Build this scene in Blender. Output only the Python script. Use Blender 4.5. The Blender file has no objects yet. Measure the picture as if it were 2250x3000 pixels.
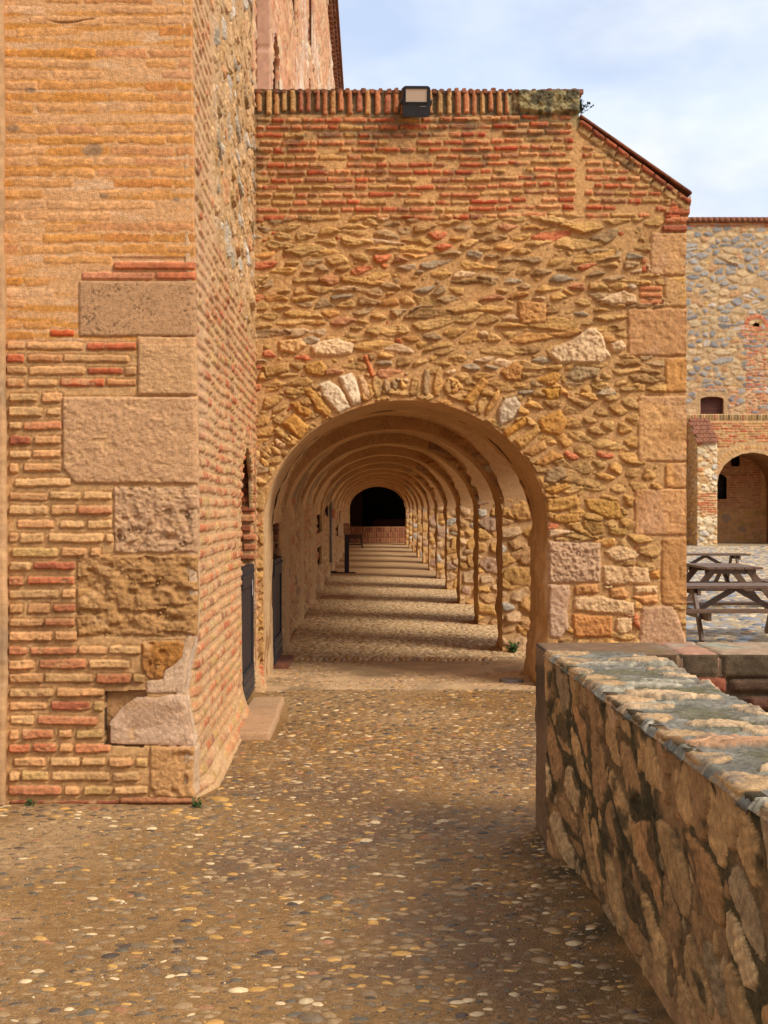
import bpy, math, random
import numpy as np
from mathutils import Vector
PI = math.pi
R = math.radians
rng = np.random.RandomState(7)
random.seed(7)
scn = bpy.context.scene
COL = scn.collection

# ------------------------------------------------------------------ camera, sky, sun, exposure
F, CX, CY, EYE = 4167.0, 1090.0, 1485.0, 1.6       # focal length and principal point in photo pixels, eye height
cam_d = bpy.data.cameras.new('camera'); cam = bpy.data.objects.new('camera', cam_d); COL.objects.link(cam)
cam.location = (0, 0, EYE); cam.rotation_euler = (R(90), 0, 0)
cam_d.sensor_fit = 'VERTICAL'; cam_d.sensor_height = 36; cam_d.lens = 36*F/3000
cam_d.shift_x = (1125-CX)/3000; cam_d.shift_y = -(1500-CY)/3000
cam_d.clip_start = 0.1; cam_d.clip_end = 3000
scn.camera = cam
scn.render.resolution_x = 768; scn.render.resolution_y = 1024
SUN_EL, SUN_AZ = R(43), R(128)                      # azimuth clockwise from +Y: behind the camera, to the right
w = bpy.data.worlds.new('World'); scn.world = w; w.use_nodes = True
nt = w.node_tree; nt.nodes.clear()
def wn(t): return nt.nodes.new(t)
out = wn('ShaderNodeOutputWorld'); bg = wn('ShaderNodeBackground'); bg.inputs[1].default_value = 0.122
sky = wn('ShaderNodeTexSky'); sky.sky_type = 'NISHITA'; sky.sun_disc = False
sky.sun_elevation = SUN_EL; sky.sun_rotation = SUN_AZ; sky.air_density = 1.0; sky.dust_density = 1.0
tc = wn('ShaderNodeTexCoord'); mp = wn('ShaderNodeMapping'); mp.inputs['Scale'].default_value = (1.0, 1.0, 2.2)
mp.inputs['Location'].default_value = (0.35, 0.1, 0.22)
nz = wn('ShaderNodeTexNoise'); nz.inputs['Scale'].default_value = 4.4; nz.inputs['Detail'].default_value = 7; nz.inputs['Roughness'].default_value = 0.5
nz.inputs['Distortion'].default_value = 0.25
cr = wn('ShaderNodeValToRGB'); cr.color_ramp.elements[0].position = 0.36; cr.color_ramp.elements[0].color = (.64, .64, .64, 1)
cr.color_ramp.elements[1].position = 0.52; cr.color_ramp.elements[1].color = (1, 1, 1, 1)
nz2 = wn('ShaderNodeTexNoise'); nz2.inputs['Scale'].default_value = 7.5; nz2.inputs['Detail'].default_value = 5
cr2 = wn('ShaderNodeValToRGB'); cr2.color_ramp.elements[0].color = (3.7, 4.15, 5.0, 1); cr2.color_ramp.elements[1].color = (5.3, 5.45, 5.75, 1)
cr2.color_ramp.elements[0].position = 0.35; cr2.color_ramp.elements[1].position = 0.62
mx = wn('ShaderNodeMixRGB')
sat = wn('ShaderNodeMixRGB'); sat.blend_type = 'MULTIPLY'; sat.inputs[0].default_value = 1; sat.inputs[2].default_value = (1.2, 1.2, 1.25, 1)
L = nt.links.new
L(tc.outputs['Generated'], mp.inputs[0]); L(mp.outputs[0], nz.inputs['Vector']); L(mp.outputs[0], nz2.inputs['Vector'])
L(nz.outputs['Fac'], cr.inputs[0]); L(nz2.outputs['Fac'], cr2.inputs[0])
L(sky.outputs[0], sat.inputs[1])
L(cr.outputs[0], mx.inputs[0]); L(sat.outputs[0], mx.inputs[1]); L(cr2.outputs[0], mx.inputs[2])
L(mx.outputs[0], bg.inputs[0]); L(bg.outputs[0], out.inputs[0])
sd = bpy.data.lights.new('sun', 'SUN'); sd.energy = 2.45; sd.angle = R(24); sd.color = (1.0, 0.955, 0.88)
sun = bpy.data.objects.new('sun', sd); COL.objects.link(sun)
sdir = Vector((math.sin(SUN_AZ)*math.cos(SUN_EL), math.cos(SUN_AZ)*math.cos(SUN_EL), math.sin(SUN_EL)))
sun.rotation_euler = sdir.to_track_quat('Z', 'Y').to_euler(); sun.location = sdir*60
scn.view_settings.view_transform = 'Standard'; scn.view_settings.look = 'None'; scn.view_settings.gamma = 1
scn.view_settings.exposure = 0.67

# ------------------------------------------------------------------ helpers
def px(x, Y): return (x-CX)/F*Y
def pz(y, Y): return EYE-(y-CY)/F*Y
def lin(c):
    c = np.asarray(c, float)/255.0
    return np.where(c < .04045, c/12.92, ((c+.055)/1.055)**2.4)
def A(r, g, b, k=.8): return lin((r, g, b))*k
def link(o, parent=None):
    COL.objects.link(o)
    if parent is not None: o.parent = parent
    return o
def tag(o, label=None, cat=None, group=None, kind=None):
    if label: o['label'] = label
    if cat: o['category'] = cat
    if group: o['group'] = group
    if kind: o['kind'] = kind
    return o
def empty(name, loc=(0, 0, 0), rz=0):
    o = bpy.data.objects.new(name, None); o.location = loc; o.rotation_euler = (0, 0, rz); o.empty_display_size = .2
    return link(o)
def hsh(ix, iy, s):
    n = (ix.astype(np.int64)*374761393 + iy.astype(np.int64)*668265263 + s*1442695041) & 0xffffffff
    n = ((n ^ (n >> 13))*1274126177) & 0xffffffff
    return ((n ^ (n >> 16)) & 0xffff)/65535.0
def vn(u, v, f, s=0):
    x = u*f; y = v*f; ix = np.floor(x); iy = np.floor(y); fx = x-ix; fy = y-iy
    fx = fx*fx*(3-2*fx); fy = fy*fy*(3-2*fy); ix = ix.astype(np.int64); iy = iy.astype(np.int64)
    a = hsh(ix, iy, s); b = hsh(ix+1, iy, s); c = hsh(ix, iy+1, s); d = hsh(ix+1, iy+1, s)
    return (a+(b-a)*fx)*(1-fy)+(c+(d-c)*fx)*fy
def fbm(u, v, f, s=0, o=4, g=.55):
    t = 0; a = 1.; n = 0
    for k in range(o):
        t = t+a*vn(u+k*17.3, v-k*9.1, f, s+k*31); n += a; a *= g; f *= 2.03
    return t/n-.5                                    # about -.5 .. .5
def sstep(x, a, b):
    t = np.clip((x-a)/(b-a), 0, 1); return t*t*(3-2*t)

def mesh_np(name, P, Q, mat, col=None, parent=None, smooth=True, tris=None):
    me = bpy.data.meshes.new(name)
    P = np.asarray(P, np.float32).reshape(-1, 3); Q = np.asarray(Q, np.int32).reshape(-1, 4) if Q is not None and len(Q) else np.zeros((0, 4), np.int32)
    nt_ = 0 if tris is None else len(tris)
    me.vertices.add(len(P)); me.vertices.foreach_set('co', P.ravel())
    loops = Q.ravel()
    if nt_: loops = np.concatenate([loops, np.asarray(tris, np.int32).ravel()])
    me.loops.add(len(loops)); me.loops.foreach_set('vertex_index', loops)
    me.polygons.add(len(Q)+nt_)
    st = np.concatenate([np.arange(len(Q))*4, len(Q)*4+np.arange(nt_)*3]).astype(np.int32)
    me.polygons.foreach_set('loop_start', st)
    me.update(calc_edges=True)
    if smooth: me.polygons.foreach_set('use_smooth', np.ones(len(me.polygons), bool))
    if col is not None:
        at = me.color_attributes.new('Col', 'FLOAT_COLOR', 'POINT')
        c4 = np.ones((len(P), 4), np.float32); c4[:, :3] = np.clip(col, 0.001, 1); at.data.foreach_set('color', c4.ravel())
    me.materials.append(mat); me.validate()
    return link(bpy.data.objects.new(name, me), parent)

# materials ------------------------------------------------------
def vc_mat(name, rough=.9, var=.35, vscale=30, bump=.3, bscale=120, bdist=.004, spec=.25, streak=None):
    m = bpy.data.materials.new(name); m.use_nodes = True; t = m.node_tree; N = t.nodes; b = N['Principled BSDF']; k = t.links.new
    at = N.new('ShaderNodeAttribute'); at.attribute_name = 'Col'
    co = N.new('ShaderNodeTexCoord')
    n1 = N.new('ShaderNodeTexNoise'); n1.inputs['Scale'].default_value = vscale; n1.inputs['Detail'].default_value = 6; n1.inputs['Roughness'].default_value = .65
    n2 = N.new('ShaderNodeTexNoise'); n2.inputs['Scale'].default_value = bscale; n2.inputs['Detail'].default_value = 5; n2.inputs['Roughness'].default_value = .6
    r = N.new('ShaderNodeMapRange'); r.inputs[1].default_value = .28; r.inputs[2].default_value = .72; r.inputs[3].default_value = 1-var; r.inputs[4].default_value = 1+var*.7
    mu = N.new('ShaderNodeMixRGB'); mu.blend_type = 'MULTIPLY'; mu.inputs[0].default_value = 1
    bp = N.new('ShaderNodeBump'); bp.inputs['Strength'].default_value = bump; bp.inputs['Distance'].default_value = bdist
    k(co.outputs['Object'], n1.inputs['Vector']); k(co.outputs['Object'], n2.inputs['Vector'])
    k(n1.outputs['Fac'], r.inputs[0]); k(at.outputs['Color'], mu.inputs[1]); k(r.outputs[0], mu.inputs[2])
    k(mu.outputs[0], b.inputs['Base Color']); k(n2.outputs['Fac'], bp.inputs['Height']); k(bp.outputs[0], b.inputs['Normal'])
    b.inputs['Roughness'].default_value = rough; b.inputs['Specular IOR Level'].default_value = spec
    return m
def plain_mat(name, c1, c2, scale=8, rough=.85, bump=.3, bdist=.01, spec=.3, metal=0, stretch=(1, 1, 1), detail=8):
    m = bpy.data.materials.new(name); m.use_nodes = True; t = m.node_tree; N = t.nodes; b = N['Principled BSDF']; k = t.links.new
    co = N.new('ShaderNodeTexCoord'); mp_ = N.new('ShaderNodeMapping'); mp_.inputs['Scale'].default_value = stretch
    n1 = N.new('ShaderNodeTexNoise'); n1.inputs['Scale'].default_value = scale; n1.inputs['Detail'].default_value = detail; n1.inputs['Roughness'].default_value = .65
    r = N.new('ShaderNodeValToRGB'); r.color_ramp.elements[0].position = .32; r.color_ramp.elements[1].position = .68
    r.color_ramp.elements[0].color = (*c1, 1); r.color_ramp.elements[1].color = (*c2, 1)
    bp = N.new('ShaderNodeBump'); bp.inputs['Strength'].default_value = bump; bp.inputs['Distance'].default_value = bdist
    n2 = N.new('ShaderNodeTexNoise'); n2.inputs['Scale'].default_value = scale*4; n2.inputs['Detail'].default_value = 6
    k(co.outputs['Object'], mp_.inputs[0]); k(mp_.outputs[0], n1.inputs['Vector']); k(mp_.outputs[0], n2.inputs['Vector']); k(n1.outputs['Fac'], r.inputs[0]); k(r.outputs[0], b.inputs['Base Color'])
    k(n2.outputs['Fac'], bp.inputs['Height']); k(bp.outputs[0], b.inputs['Normal'])
    b.inputs['Roughness'].default_value = rough; b.inputs['Metallic'].default_value = metal; b.inputs['Specular IOR Level'].default_value = spec
    return m
M_wall = vc_mat('masonry', .92, .36, 50, .8, 150, .009)
M_smooth = vc_mat('plastered_masonry', .9, .22, 20, .5, 90, .008)
M_peb = vc_mat('pebble_stone', .48, .3, 60, .25, 200, .003, spec=.4)
M_cob = vc_mat('cobble_stone', .5, .3, 25, .3, 80, .006, spec=.45)
M_far = vc_mat('far_masonry', .92, .25, 6, .5, 25, .02)
M_plaster = plain_mat('lime_plaster', A(150, 105, 65), A(195, 145, 95), 2.5, .92, .5, .02)
M_core = plain_mat('rubble_core', A(140, 98, 58), A(205, 150, 95), 6, .92, .8, .03)
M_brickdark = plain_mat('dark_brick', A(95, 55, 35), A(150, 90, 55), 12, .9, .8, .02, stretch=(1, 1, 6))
M_sand = vc_mat('dressed_sandstone', .88, .25, 55, .7, 110, .008)
M_iron = plain_mat('black_iron', (.012, .012, .016), (.022, .022, .028), 20, .45, .1, .002, spec=.5)
M_doorwood = plain_mat('dark_door_boards', A(38, 32, 34), A(62, 52, 50), 6, .6, .3, .004, stretch=(12, 12, 1))
M_tablewood = plain_mat('stained_table_wood', A(78, 54, 38), A(134, 98, 70), 5, .42, .25, .003, spec=.5, stretch=(2, 9, 9))
M_black = plain_mat('black_plastic', (.010, .010, .014), (.016, .016, .02), 10, .4, .05, .001, spec=.5)
M_lens = plain_mat('lamp_reflector', A(200, 175, 150), A(215, 190, 165), 30, .3, .05, .001, spec=.6, stretch=(8, 1, 1))
M_tan = plain_mat('tan_painted_metal', A(170, 130, 95), A(185, 145, 108), 10, .5, .05, .001)
M_leaf = plain_mat('green_leaf', (.03, .07, .015), (.07, .13, .03), 20, .6, .1, .002)
M_darkleaf = plain_mat('dark_wiry_leaf', (.02, .04, .02), (.05, .07, .035), 20, .7, .1, .002)
M_tile = plain_mat('old_roof_tile', A(95, 60, 45), A(175, 110, 75), 9, .9, .6, .01)
M_shutter = plain_mat('brown_shutter_wood', A(70, 35, 22), A(105, 55, 35), 3, .6, .2, .01, stretch=(1, 1, 10))
M_grey = plain_mat('grey_zinc', A(120, 112, 105), A(150, 140, 130), 8, .5, .1, .002, spec=.5)
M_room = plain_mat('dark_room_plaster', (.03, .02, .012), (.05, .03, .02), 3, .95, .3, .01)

# simple solids --------------------------------------------------
class MB:
    def __init__(s): s.v = []; s.f = []
    def add(s, vs, fs):
        n = len(s.v); s.v += [tuple(v) for v in vs]; s.f += [tuple(i+n for i in f) for f in fs]; return s
    def box(s, a, b, j=0):
        x0, y0, z0 = a; x1, y1, z1 = b
        vs = [(x0, y0, z0), (x1, y0, z0), (x1, y1, z0), (x0, y1, z0), (x0, y0, z1), (x1, y0, z1), (x1, y1, z1), (x0, y1, z1)]
        if j: vs = [(x+random.uniform(-j, j), y+random.uniform(-j, j), z+random.uniform(-j, j)) for x, y, z in vs]
        return s.add(vs, [(0, 3, 2, 1), (4, 5, 6, 7), (0, 1, 5, 4), (1, 2, 6, 5), (2, 3, 7, 6), (3, 0, 4, 7)])
    def bar(s, p, q, wd, ht, up=(0, 0, 1)):
        p = Vector(p); q = Vector(q); d = (q-p).normalized(); u = Vector(up)
        if abs(d.dot(u)) > .98: u = Vector((0, 1, 0))
        a = d.cross(u).normalized()*wd/2; b = a.cross(d).normalized()*ht/2
        vs = [p-a-b, p+a-b, p+a+b, p-a+b, q-a-b, q+a-b, q+a+b, q-a+b]
        return s.add(vs, [(0, 3, 2, 1), (4, 5, 6, 7), (0, 1, 5, 4), (1, 2, 6, 5), (2, 3, 7, 6), (3, 0, 4, 7)])
    def tube(s, p, q, r, r2=None, n=12):
        r2 = r if r2 is None else r2
        p = Vector(p); q = Vector(q); d = (q-p).normalized(); u = Vector((0, 0, 1)) if abs(d.z) < .9 else Vector((1, 0, 0))
        a = d.cross(u).normalized(); b = a.cross(d)
        vs = [p+(a*math.cos(t)+b*math.sin(t))*r for t in [2*PI*i/n for i in range(n)]]+[q+(a*math.cos(t)+b*math.sin(t))*r2 for t in [2*PI*i/n for i in range(n)]]
        return s.add(vs, [(i, (i+1) % n, n+(i+1) % n, n+i) for i in range(n)]+[tuple(range(n))[::-1], tuple(range(n, 2*n))])
    def prism(s, pts, a, b):          # pts: list of 3D points of one cap, offset vector a->b applied
        n = len(pts); o = Vector(b)-Vector(a); P = [Vector(p) for p in pts]
        return s.add(P+[p+o for p in P], [tuple(range(n))[::-1], tuple(range(n, 2*n))]+[(i, (i+1) % n, n+(i+1) % n, n+i) for i in range(n)])
    def build(s, name, mat, parent=None, bevel=0, smooth=False, seg=2):
        me = bpy.data.meshes.new(name); me.from_pydata(s.v, [], s.f); me.materials.append(mat)
        import bmesh
        bm = bmesh.new(); bm.from_mesh(me); bmesh.ops.recalc_face_normals(bm, faces=bm.faces)
        if bevel: bmesh.ops.bevel(bm, geom=bm.edges[:], offset=bevel, segments=seg, affect='EDGES', clamp_overlap=True)
        bm.to_mesh(me); bm.free()
        if smooth: me.polygons.foreach_set('use_smooth', [True]*len(me.polygons))
        return link(bpy.data.objects.new(name, me), parent)

# reliefs: a wall face as a dense sheet, every stone and brick raised out of the mortar ------------
def inside(poly, u, v):
    r = np.zeros(u.shape, bool); n = len(poly)
    for i in range(n):
        (x0, y0), (x1, y1) = poly[i], poly[(i+1) % n]
        if y0 == y1: continue
        c = ((y0 > v) != (y1 > v)) & (u < (x1-x0)*(v-y0)/(y1-y0)+x0); r ^= c
    return r
def nearest(poly, u, v):
    bd = np.full(u.shape, 1e9); bu = u.copy(); bv = v.copy(); n = len(poly)
    for i in range(n):
        (x0, y0), (x1, y1) = poly[i], poly[(i+1) % n]; dx, dy = x1-x0, y1-y0; l = dx*dx+dy*dy
        if l < 1e-12: continue
        t = np.clip(((u-x0)*dx+(v-y0)*dy)/l, 0, 1); qx = x0+t*dx; qy = y0+t*dy; d = (qx-u)**2+(qy-v)**2
        m = d < bd; bd[m] = d[m]; bu[m] = qx[m]; bv[m] = qy[m]
    return bu, bv, np.sqrt(bd)

class Relief:
    def __init__(s, u0, u1, v0, v1, du, dv, mort, seed=1, mortamp=.006, colvar=.12):
        s.du, s.dv = du, dv
        s.u = np.linspace(u0, u1, max(2, int(round((u1-u0)/du))+1)); s.v = np.linspace(v0, v1, max(2, int(round((v1-v0)/dv))+1))
        s.du = s.u[1]-s.u[0]; s.dv = s.v[1]-s.v[0]
        s.U, s.V = np.meshgrid(s.u, s.v); s.seed = seed; s.rng = np.random.RandomState(seed)
        s.H = fbm(s.U, s.V, 9, seed, 4)*mortamp*2.2 + fbm(s.U, s.V, 60, seed+5, 2)*mortamp*.7
        s.n1 = fbm(s.U, s.V, 5, seed+11, 4); s.n2 = fbm(s.U, s.V, 26, seed+12, 3); s.n3 = fbm(s.U, s.V, 70, seed+13, 2)
        s.C = np.empty(s.U.shape+(3,)); s.C[:] = mort; s.C *= (1+(s.n1*colvar*2.2+s.n2*colvar*1.5))[..., None]
        s.M = np.zeros(s.U.shape, bool)
        s.wu = fbm(s.U, s.V, 14, seed+21, 3); s.wv = fbm(s.U, s.V, 14, seed+22, 3)
        s.allow = np.ones(s.U.shape, bool); s.groove = .007; s.groove_w = max(.012, 1.5*max(s.du, s.dv))
    def win(s, cu, cv, ru, rv):
        i0 = max(0, int((cv-rv-s.v[0])/s.dv)); i1 = min(len(s.v), int((cv+rv-s.v[0])/s.dv)+2)
        j0 = max(0, int((cu-ru-s.u[0])/s.du)); j1 = min(len(s.u), int((cu+ru-s.u[0])/s.du)+2)
        return (slice(i0, i1), slice(j0, j1)) if i1 > i0 and j1 > j0 else None
    def shape(s, cu, cv, ru, rv, planes, rad, warp):
        w_ = s.win(cu, cv, ru+warp+.01, rv+warp+.01)
        if w_ is None: return None, None
        x = s.U[w_]-cu+s.wu[w_]*warp*2; y = s.V[w_]-cv+s.wv[w_]*warp*2
        mx_ = np.full(x.shape, -1e9); sm = np.zeros(x.shape)
        for nx, ny, o in planes:
            q = nx*x+ny*y-o+rad; mx_ = np.maximum(mx_, q); sm += np.maximum(q, 0)**2
        return w_, np.where(mx_ > 0, np.sqrt(sm), mx_)-rad
    def put(s, w_, d, h, col, edge, rough, tilt=(0, 0), cvar=.2, strat=None, force=False, base=0., facets=()):
        m = d < 0
        if not force: m &= ~s.M[w_]
        p = np.clip(-d/edge, 0, 1); p = 1-(1-p)**2.2
        H = base+h*p + p*(rough*(s.n2[w_]*1.4+s.n3[w_]*.8)) + s.H[w_]*.3
        c = col*(1+(s.n1[w_]*cvar*.9+s.n2[w_]*cvar*1.6+s.n3[w_]*cvar*.8))[..., None]
        if strat is not None:
            ang, f, amp = strat
            t = (s.U[w_]*math.sin(ang)+s.V[w_]*math.cos(ang)); r_ = vn(t+s.wu[w_]*.03, (s.U[w_]*math.cos(ang)-s.V[w_]*math.sin(ang))*.12, f, s.seed+77)-.5
            H = H+p*r_*amp; c = c*(1+r_*.45)[..., None]
        du_ = s.U[w_]-s.U[w_].mean(); dv_ = s.V[w_]-s.V[w_].mean()
        H = H+p*(du_*tilt[0]+dv_*tilt[1])
        if len(facets):
            fz_ = 0
            for fa, fs_, fo in facets: fz_ = np.minimum(fz_, -(du_*math.cos(fa)+dv_*math.sin(fa)-fo)*fs_)
            H = H+p*np.maximum(fz_, -h*.5)
        ring = (d >= 0) & (d < s.groove_w) & ~s.M[w_]; s.H[w_] = np.where(ring, s.H[w_]-s.groove*(1-d/s.groove_w), s.H[w_])
        s.H[w_] = np.where(m, H, s.H[w_]); s.C[w_] = np.where(m[..., None], c, s.C[w_]); s.M[w_] |= m
    def rect(s, u0, u1, v0, v1, h, col, edge=.012, rad=.012, warp=.004, rough=.004, jit=0., **k):
        cu, cv = (u0+u1)/2, (v0+v1)/2; a, b = (u1-u0)/2, (v1-v0)/2
        if a <= 0 or b <= 0: return
        pl = []
        for t, o in ((0, a), (PI/2, b), (PI, a), (-PI/2, b)):
            t += s.rng.uniform(-jit, jit); pl.append((math.cos(t), math.sin(t), o))
        w_, d = s.shape(cu, cv, a*1.2, b*1.5, pl, min(rad, a*.8, b*.8), warp)
        if w_ is not None: s.put(w_, d, h, col, edge, rough, **k)
    def poly(s, pts, h, col, edge=.02, rad=.01, warp=.006, rough=.006, **k):
        P = np.array(pts, float); cu, cv = P.mean(0)
        ar = sum(P[i][0]*P[(i+1) % len(P)][1]-P[(i+1) % len(P)][0]*P[i][1] for i in range(len(P)))
        if ar < 0: P = P[::-1]
        ru, rv = np.abs(P-[cu, cv]).max(0)
        w_ = s.win(cu, cv, ru+warp+.02, rv+warp+.02)
        if w_ is None: return
        x = s.U[w_]+s.wu[w_]*warp*2; y = s.V[w_]+s.wv[w_]*warp*2
        L_ = [tuple(p) for p in P]; ins = inside(L_, x, y); _, _, dd = nearest(L_, x, y)
        d = np.where(ins, -dd, dd)
        s.put(w_, d, h, col, edge, rough, **k)
    def stone(s, cu, cv, a, b, ang, h, col, kind='block', edge=.02, warp=.01, rough=.008, gap=.0, maxov=.02, **k):
        g = s.rng; pl = []
        if kind == 'lens': ths = [90+g.uniform(-34, -12), 90+g.uniform(8, 34), 270+g.uniform(-34, -8), 270+g.uniform(10, 34), g.uniform(-20, 20), 180+g.uniform(-20, 20), 90+g.uniform(-5, 5), 270+g.uniform(-5, 5)]
        elif kind == 'block': ths = [g.uniform(-14, 14), 90+g.uniform(-10, 10), 180+g.uniform(-14, 14), 270+g.uniform(-10, 10), 45+g.uniform(-20, 20), 135+g.uniform(-20, 20), 225+g.uniform(-20, 20), 315+g.uniform(-20, 20)]
        else:
            n = g.randint(6, 9); ths = [360*i/n+g.uniform(-18, 18) for i in range(n)]
        ca, sa = math.cos(ang), math.sin(ang)
        for th in ths:
            t = R(th); nx, ny = math.cos(t), math.sin(t)
            if kind == 'block': o = min(a/max(abs(nx), 1e-3), b/max(abs(ny), 1e-3), a*abs(nx)+b*abs(ny)*1.0)*g.uniform(.88, 1.06) if abs(nx) > .35 and abs(ny) > .35 else (abs(nx)*a+abs(ny)*b*.6 if abs(nx) > abs(ny) else abs(ny)*b+abs(nx)*a*.3)*g.uniform(.9, 1.05)
            else: o = math.hypot(a*nx, b*ny)*g.uniform(.82, 1.05)
            pl.append((nx*ca-ny*sa, nx*sa+ny*ca, o))
        r_ = max(a, b)
        w_, d = s.shape(cu, cv, (abs(ca)*a+abs(sa)*b)*1.25, (abs(sa)*a+abs(ca)*b)*1.25, pl, min(a, b)*.25, warp)
        if w_ is None: return False
        m = d < gap; n = m.sum()
        if n < 4 or (m & (s.M[w_] | ~s.allow[w_])).sum() > maxov*n: return False
        s.put(w_, d, h, col, edge, rough, **k); return True
    def bricks(s, u0, u1, v0, v1, ch, bh, lens, pal, h=(.006, .016), skip=.03, wave=.012, joint=.014, region=None, jit=.03, warp=.0035, edge=.010, rough=.003, cvar=.2, ends=.01):
        g = s.rng; n = int((v1-v0)/ch+.5)
        for i in range(n):
            v = v0+(i+.5)*ch; u = u0-g.uniform(0, lens[1])
            while u < u1:
                l = g.uniform(*lens)
                if g.rand() < .12: l *= .55
                a, b = max(u, u0), min(u+l, u1); u += l+joint*g.uniform(.6, 1.6)
                if b-a < .03 or g.rand() < skip: continue
                cu = (a+b)/2; vv = v+wave*2*(float(vn(np.array([cu]), np.array([v*.7]), 1.3, s.seed+3)[0])-.5)+g.uniform(-.002, .003)
                hh = bh*g.uniform(.82, 1.1)
                w_ = s.win(cu, vv, (b-a)/2, hh/2)
                if w_ is None: continue
                bad = (s.M[w_] | ~s.allow[w_])
                if region is not None and not region(cu, vv): continue
                if bad.any():
                    fr = bad.mean(0) < .25; best = (0, 0); st_ = None
                    for q_, f_ in enumerate(list(fr)+[False]):
                        if f_ and st_ is None: st_ = q_
                        if not f_ and st_ is not None:
                            if q_-st_ > best[1]-best[0]: best = (st_, q_)
                            st_ = None
                    uc = s.U[w_][0]; 
                    if (best[1]-best[0])*s.du < .05: continue
                    if best[0] > 0: a = uc[best[0]]+.004
                    if best[1] < len(uc): b = uc[best[1]-1]-.006
                    if b-a < .04: continue
                s.rect(a, b, vv-hh/2, vv+hh/2, g.uniform(*h), pick(g, pal), edge, .008, warp, rough, jit*bh/l, cvar=cvar, tilt=(g.uniform(-.03, .03), g.uniform(-.08, .08)))
    def fill(s, sizes, pal, kind='lens', aspect=(.25, .5), h=(.015, .04), ang=.15, tries=2000, gap=.008, edge=.022, warp=.012, rough=.010, strat=True, region=None, maxov=.0, angf=None, cvar=.25, box=None):
        g = s.rng; c = 0
        b_ = box or (s.u[0], s.u[-1], s.v[0], s.v[-1])
        for t in range(tries):
            f = t/tries; a = (sizes[1]+(sizes[0]-sizes[1])*f**.6)*g.uniform(.8, 1.15)/2; b = a*g.uniform(*aspect)
            cu = g.uniform(b_[0], b_[1]); cv = g.uniform(b_[2], b_[3])
            i = min(len(s.v)-1, int((cv-s.v[0])/s.dv)); j = min(len(s.u)-1, int((cu-s.u[0])/s.du))
            if s.M[i, j] or not s.allow[i, j]: continue
            if region is not None and not region(cu, cv): continue
            an = g.normal(0, ang) if angf is None else angf(cu, cv)+g.normal(0, ang)
            kd = kind if isinstance(kind, str) else kind[g.randint(len(kind))]
            st = (an, g.uniform(60, 130), .013) if strat else None
            c += bool(s.stone(cu, cv, a, b, an, g.uniform(*h), pick(g, pal), kd, min(edge, b*.7), warp, rough, gap, maxov, strat=st, cvar=cvar, tilt=(g.uniform(-.1, .1), g.uniform(-.3, .1)), facets=[(g.uniform(0, 6.28), g.uniform(.15, .7), g.uniform(-.1, .4)*b) for _ in range(4)]))
        return c
    def cells(s, su, sv, pal, gap=.012, h=(.015, .035), drop=.18, shrink=(.82, 1.), jit=.36, rad=.25, edge=.014, warp=.012, rough=.008, region=None, strat=.013, skip=0., cvar=.28, box=None, rot=0., fac=.45, tl=1.):
        g = s.rng; b_ = box or (s.u[0], s.u[-1], s.v[0], s.v[-1]); S = []
        R_ = 1.0*max(b_[1]-b_[0], b_[3]-b_[2]); cr_, sr_ = math.cos(rot), math.sin(rot); mu, mv = (b_[0]+b_[1])/2, (b_[2]+b_[3])/2
        nu, nv = int(R_/su)+2, int(R_/sv)+2
        for j in range(-nv, nv):
            for i in range(-nu, nu):
                if g.rand() < drop: continue
                x = (i+(j % 2)*.5+g.uniform(-jit, jit))*su; y = (j+g.uniform(-jit, jit))*sv
                X_, Y_ = mu+x*cr_-y*sr_, mv+x*sr_+y*cr_
                if b_[0]-su < X_ < b_[1]+su and b_[2]-sv < Y_ < b_[3]+sv: S.append((x, y, X_, Y_))
        S = np.array(S); n = 0
        for q in range(len(S)):
            x, y, X_, Y_ = S[q]
            if region is not None and not region(X_, Y_): continue
            if g.rand() < skip: continue
            dx = S[:, 0]-x; dy = S[:, 1]-y; m_ = (np.abs(dx) < 3*su) & (np.abs(dy) < 3*sv) & ((dx != 0) | (dy != 0)); dx = dx[m_]; dy = dy[m_]
            nx = dx/su**2; ny = dy/sv**2; l = np.hypot(nx, ny); nx, ny = nx/l, ny/l; o = (nx*dx+ny*dy)/2
            k_ = np.argsort(o)[:9]; sh = g.uniform(*shrink); pl = []
            for a_ in k_:
                t = math.atan2(ny[a_], nx[a_])+g.uniform(-.1, .1)+rot; pl.append((math.cos(t), math.sin(t), (o[a_]-gap/2)*sh*g.uniform(.9, 1.0)))
            if min(p[2] for p in pl) < .006: continue
            R2 = 1.6*(abs(cr_)*su+abs(sr_)*sv); R3 = 1.6*(abs(sr_)*su+abs(cr_)*sv)
            w_, d = s.shape(X_, Y_, R2, R3, pl, min(su, sv)*rad, warp)
            if w_ is None: continue
            m = (d < 0) & s.allow[w_]
            if m.sum() < 5 or (m & s.M[w_]).sum() > .6*m.sum(): continue
            d = np.where(s.allow[w_], d, 1.); d = np.where(s.M[w_], 1., d); hh = g.uniform(*h)
            st = (rot+g.normal(0, .1), g.uniform(60, 120), strat) if strat else None
            s.put(w_, d, hh, pick(g, pal), edge, rough, strat=st, cvar=cvar, tilt=(g.uniform(-.08, .08)*tl, g.uniform(-.25, .08)*tl), facets=[(g.uniform(0, 6.28), g.uniform(.1, .1+fac)*min(1, tl+.3), g.uniform(-.1, .4)*sv) for _ in range(3)]); n += 1
        return n
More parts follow.
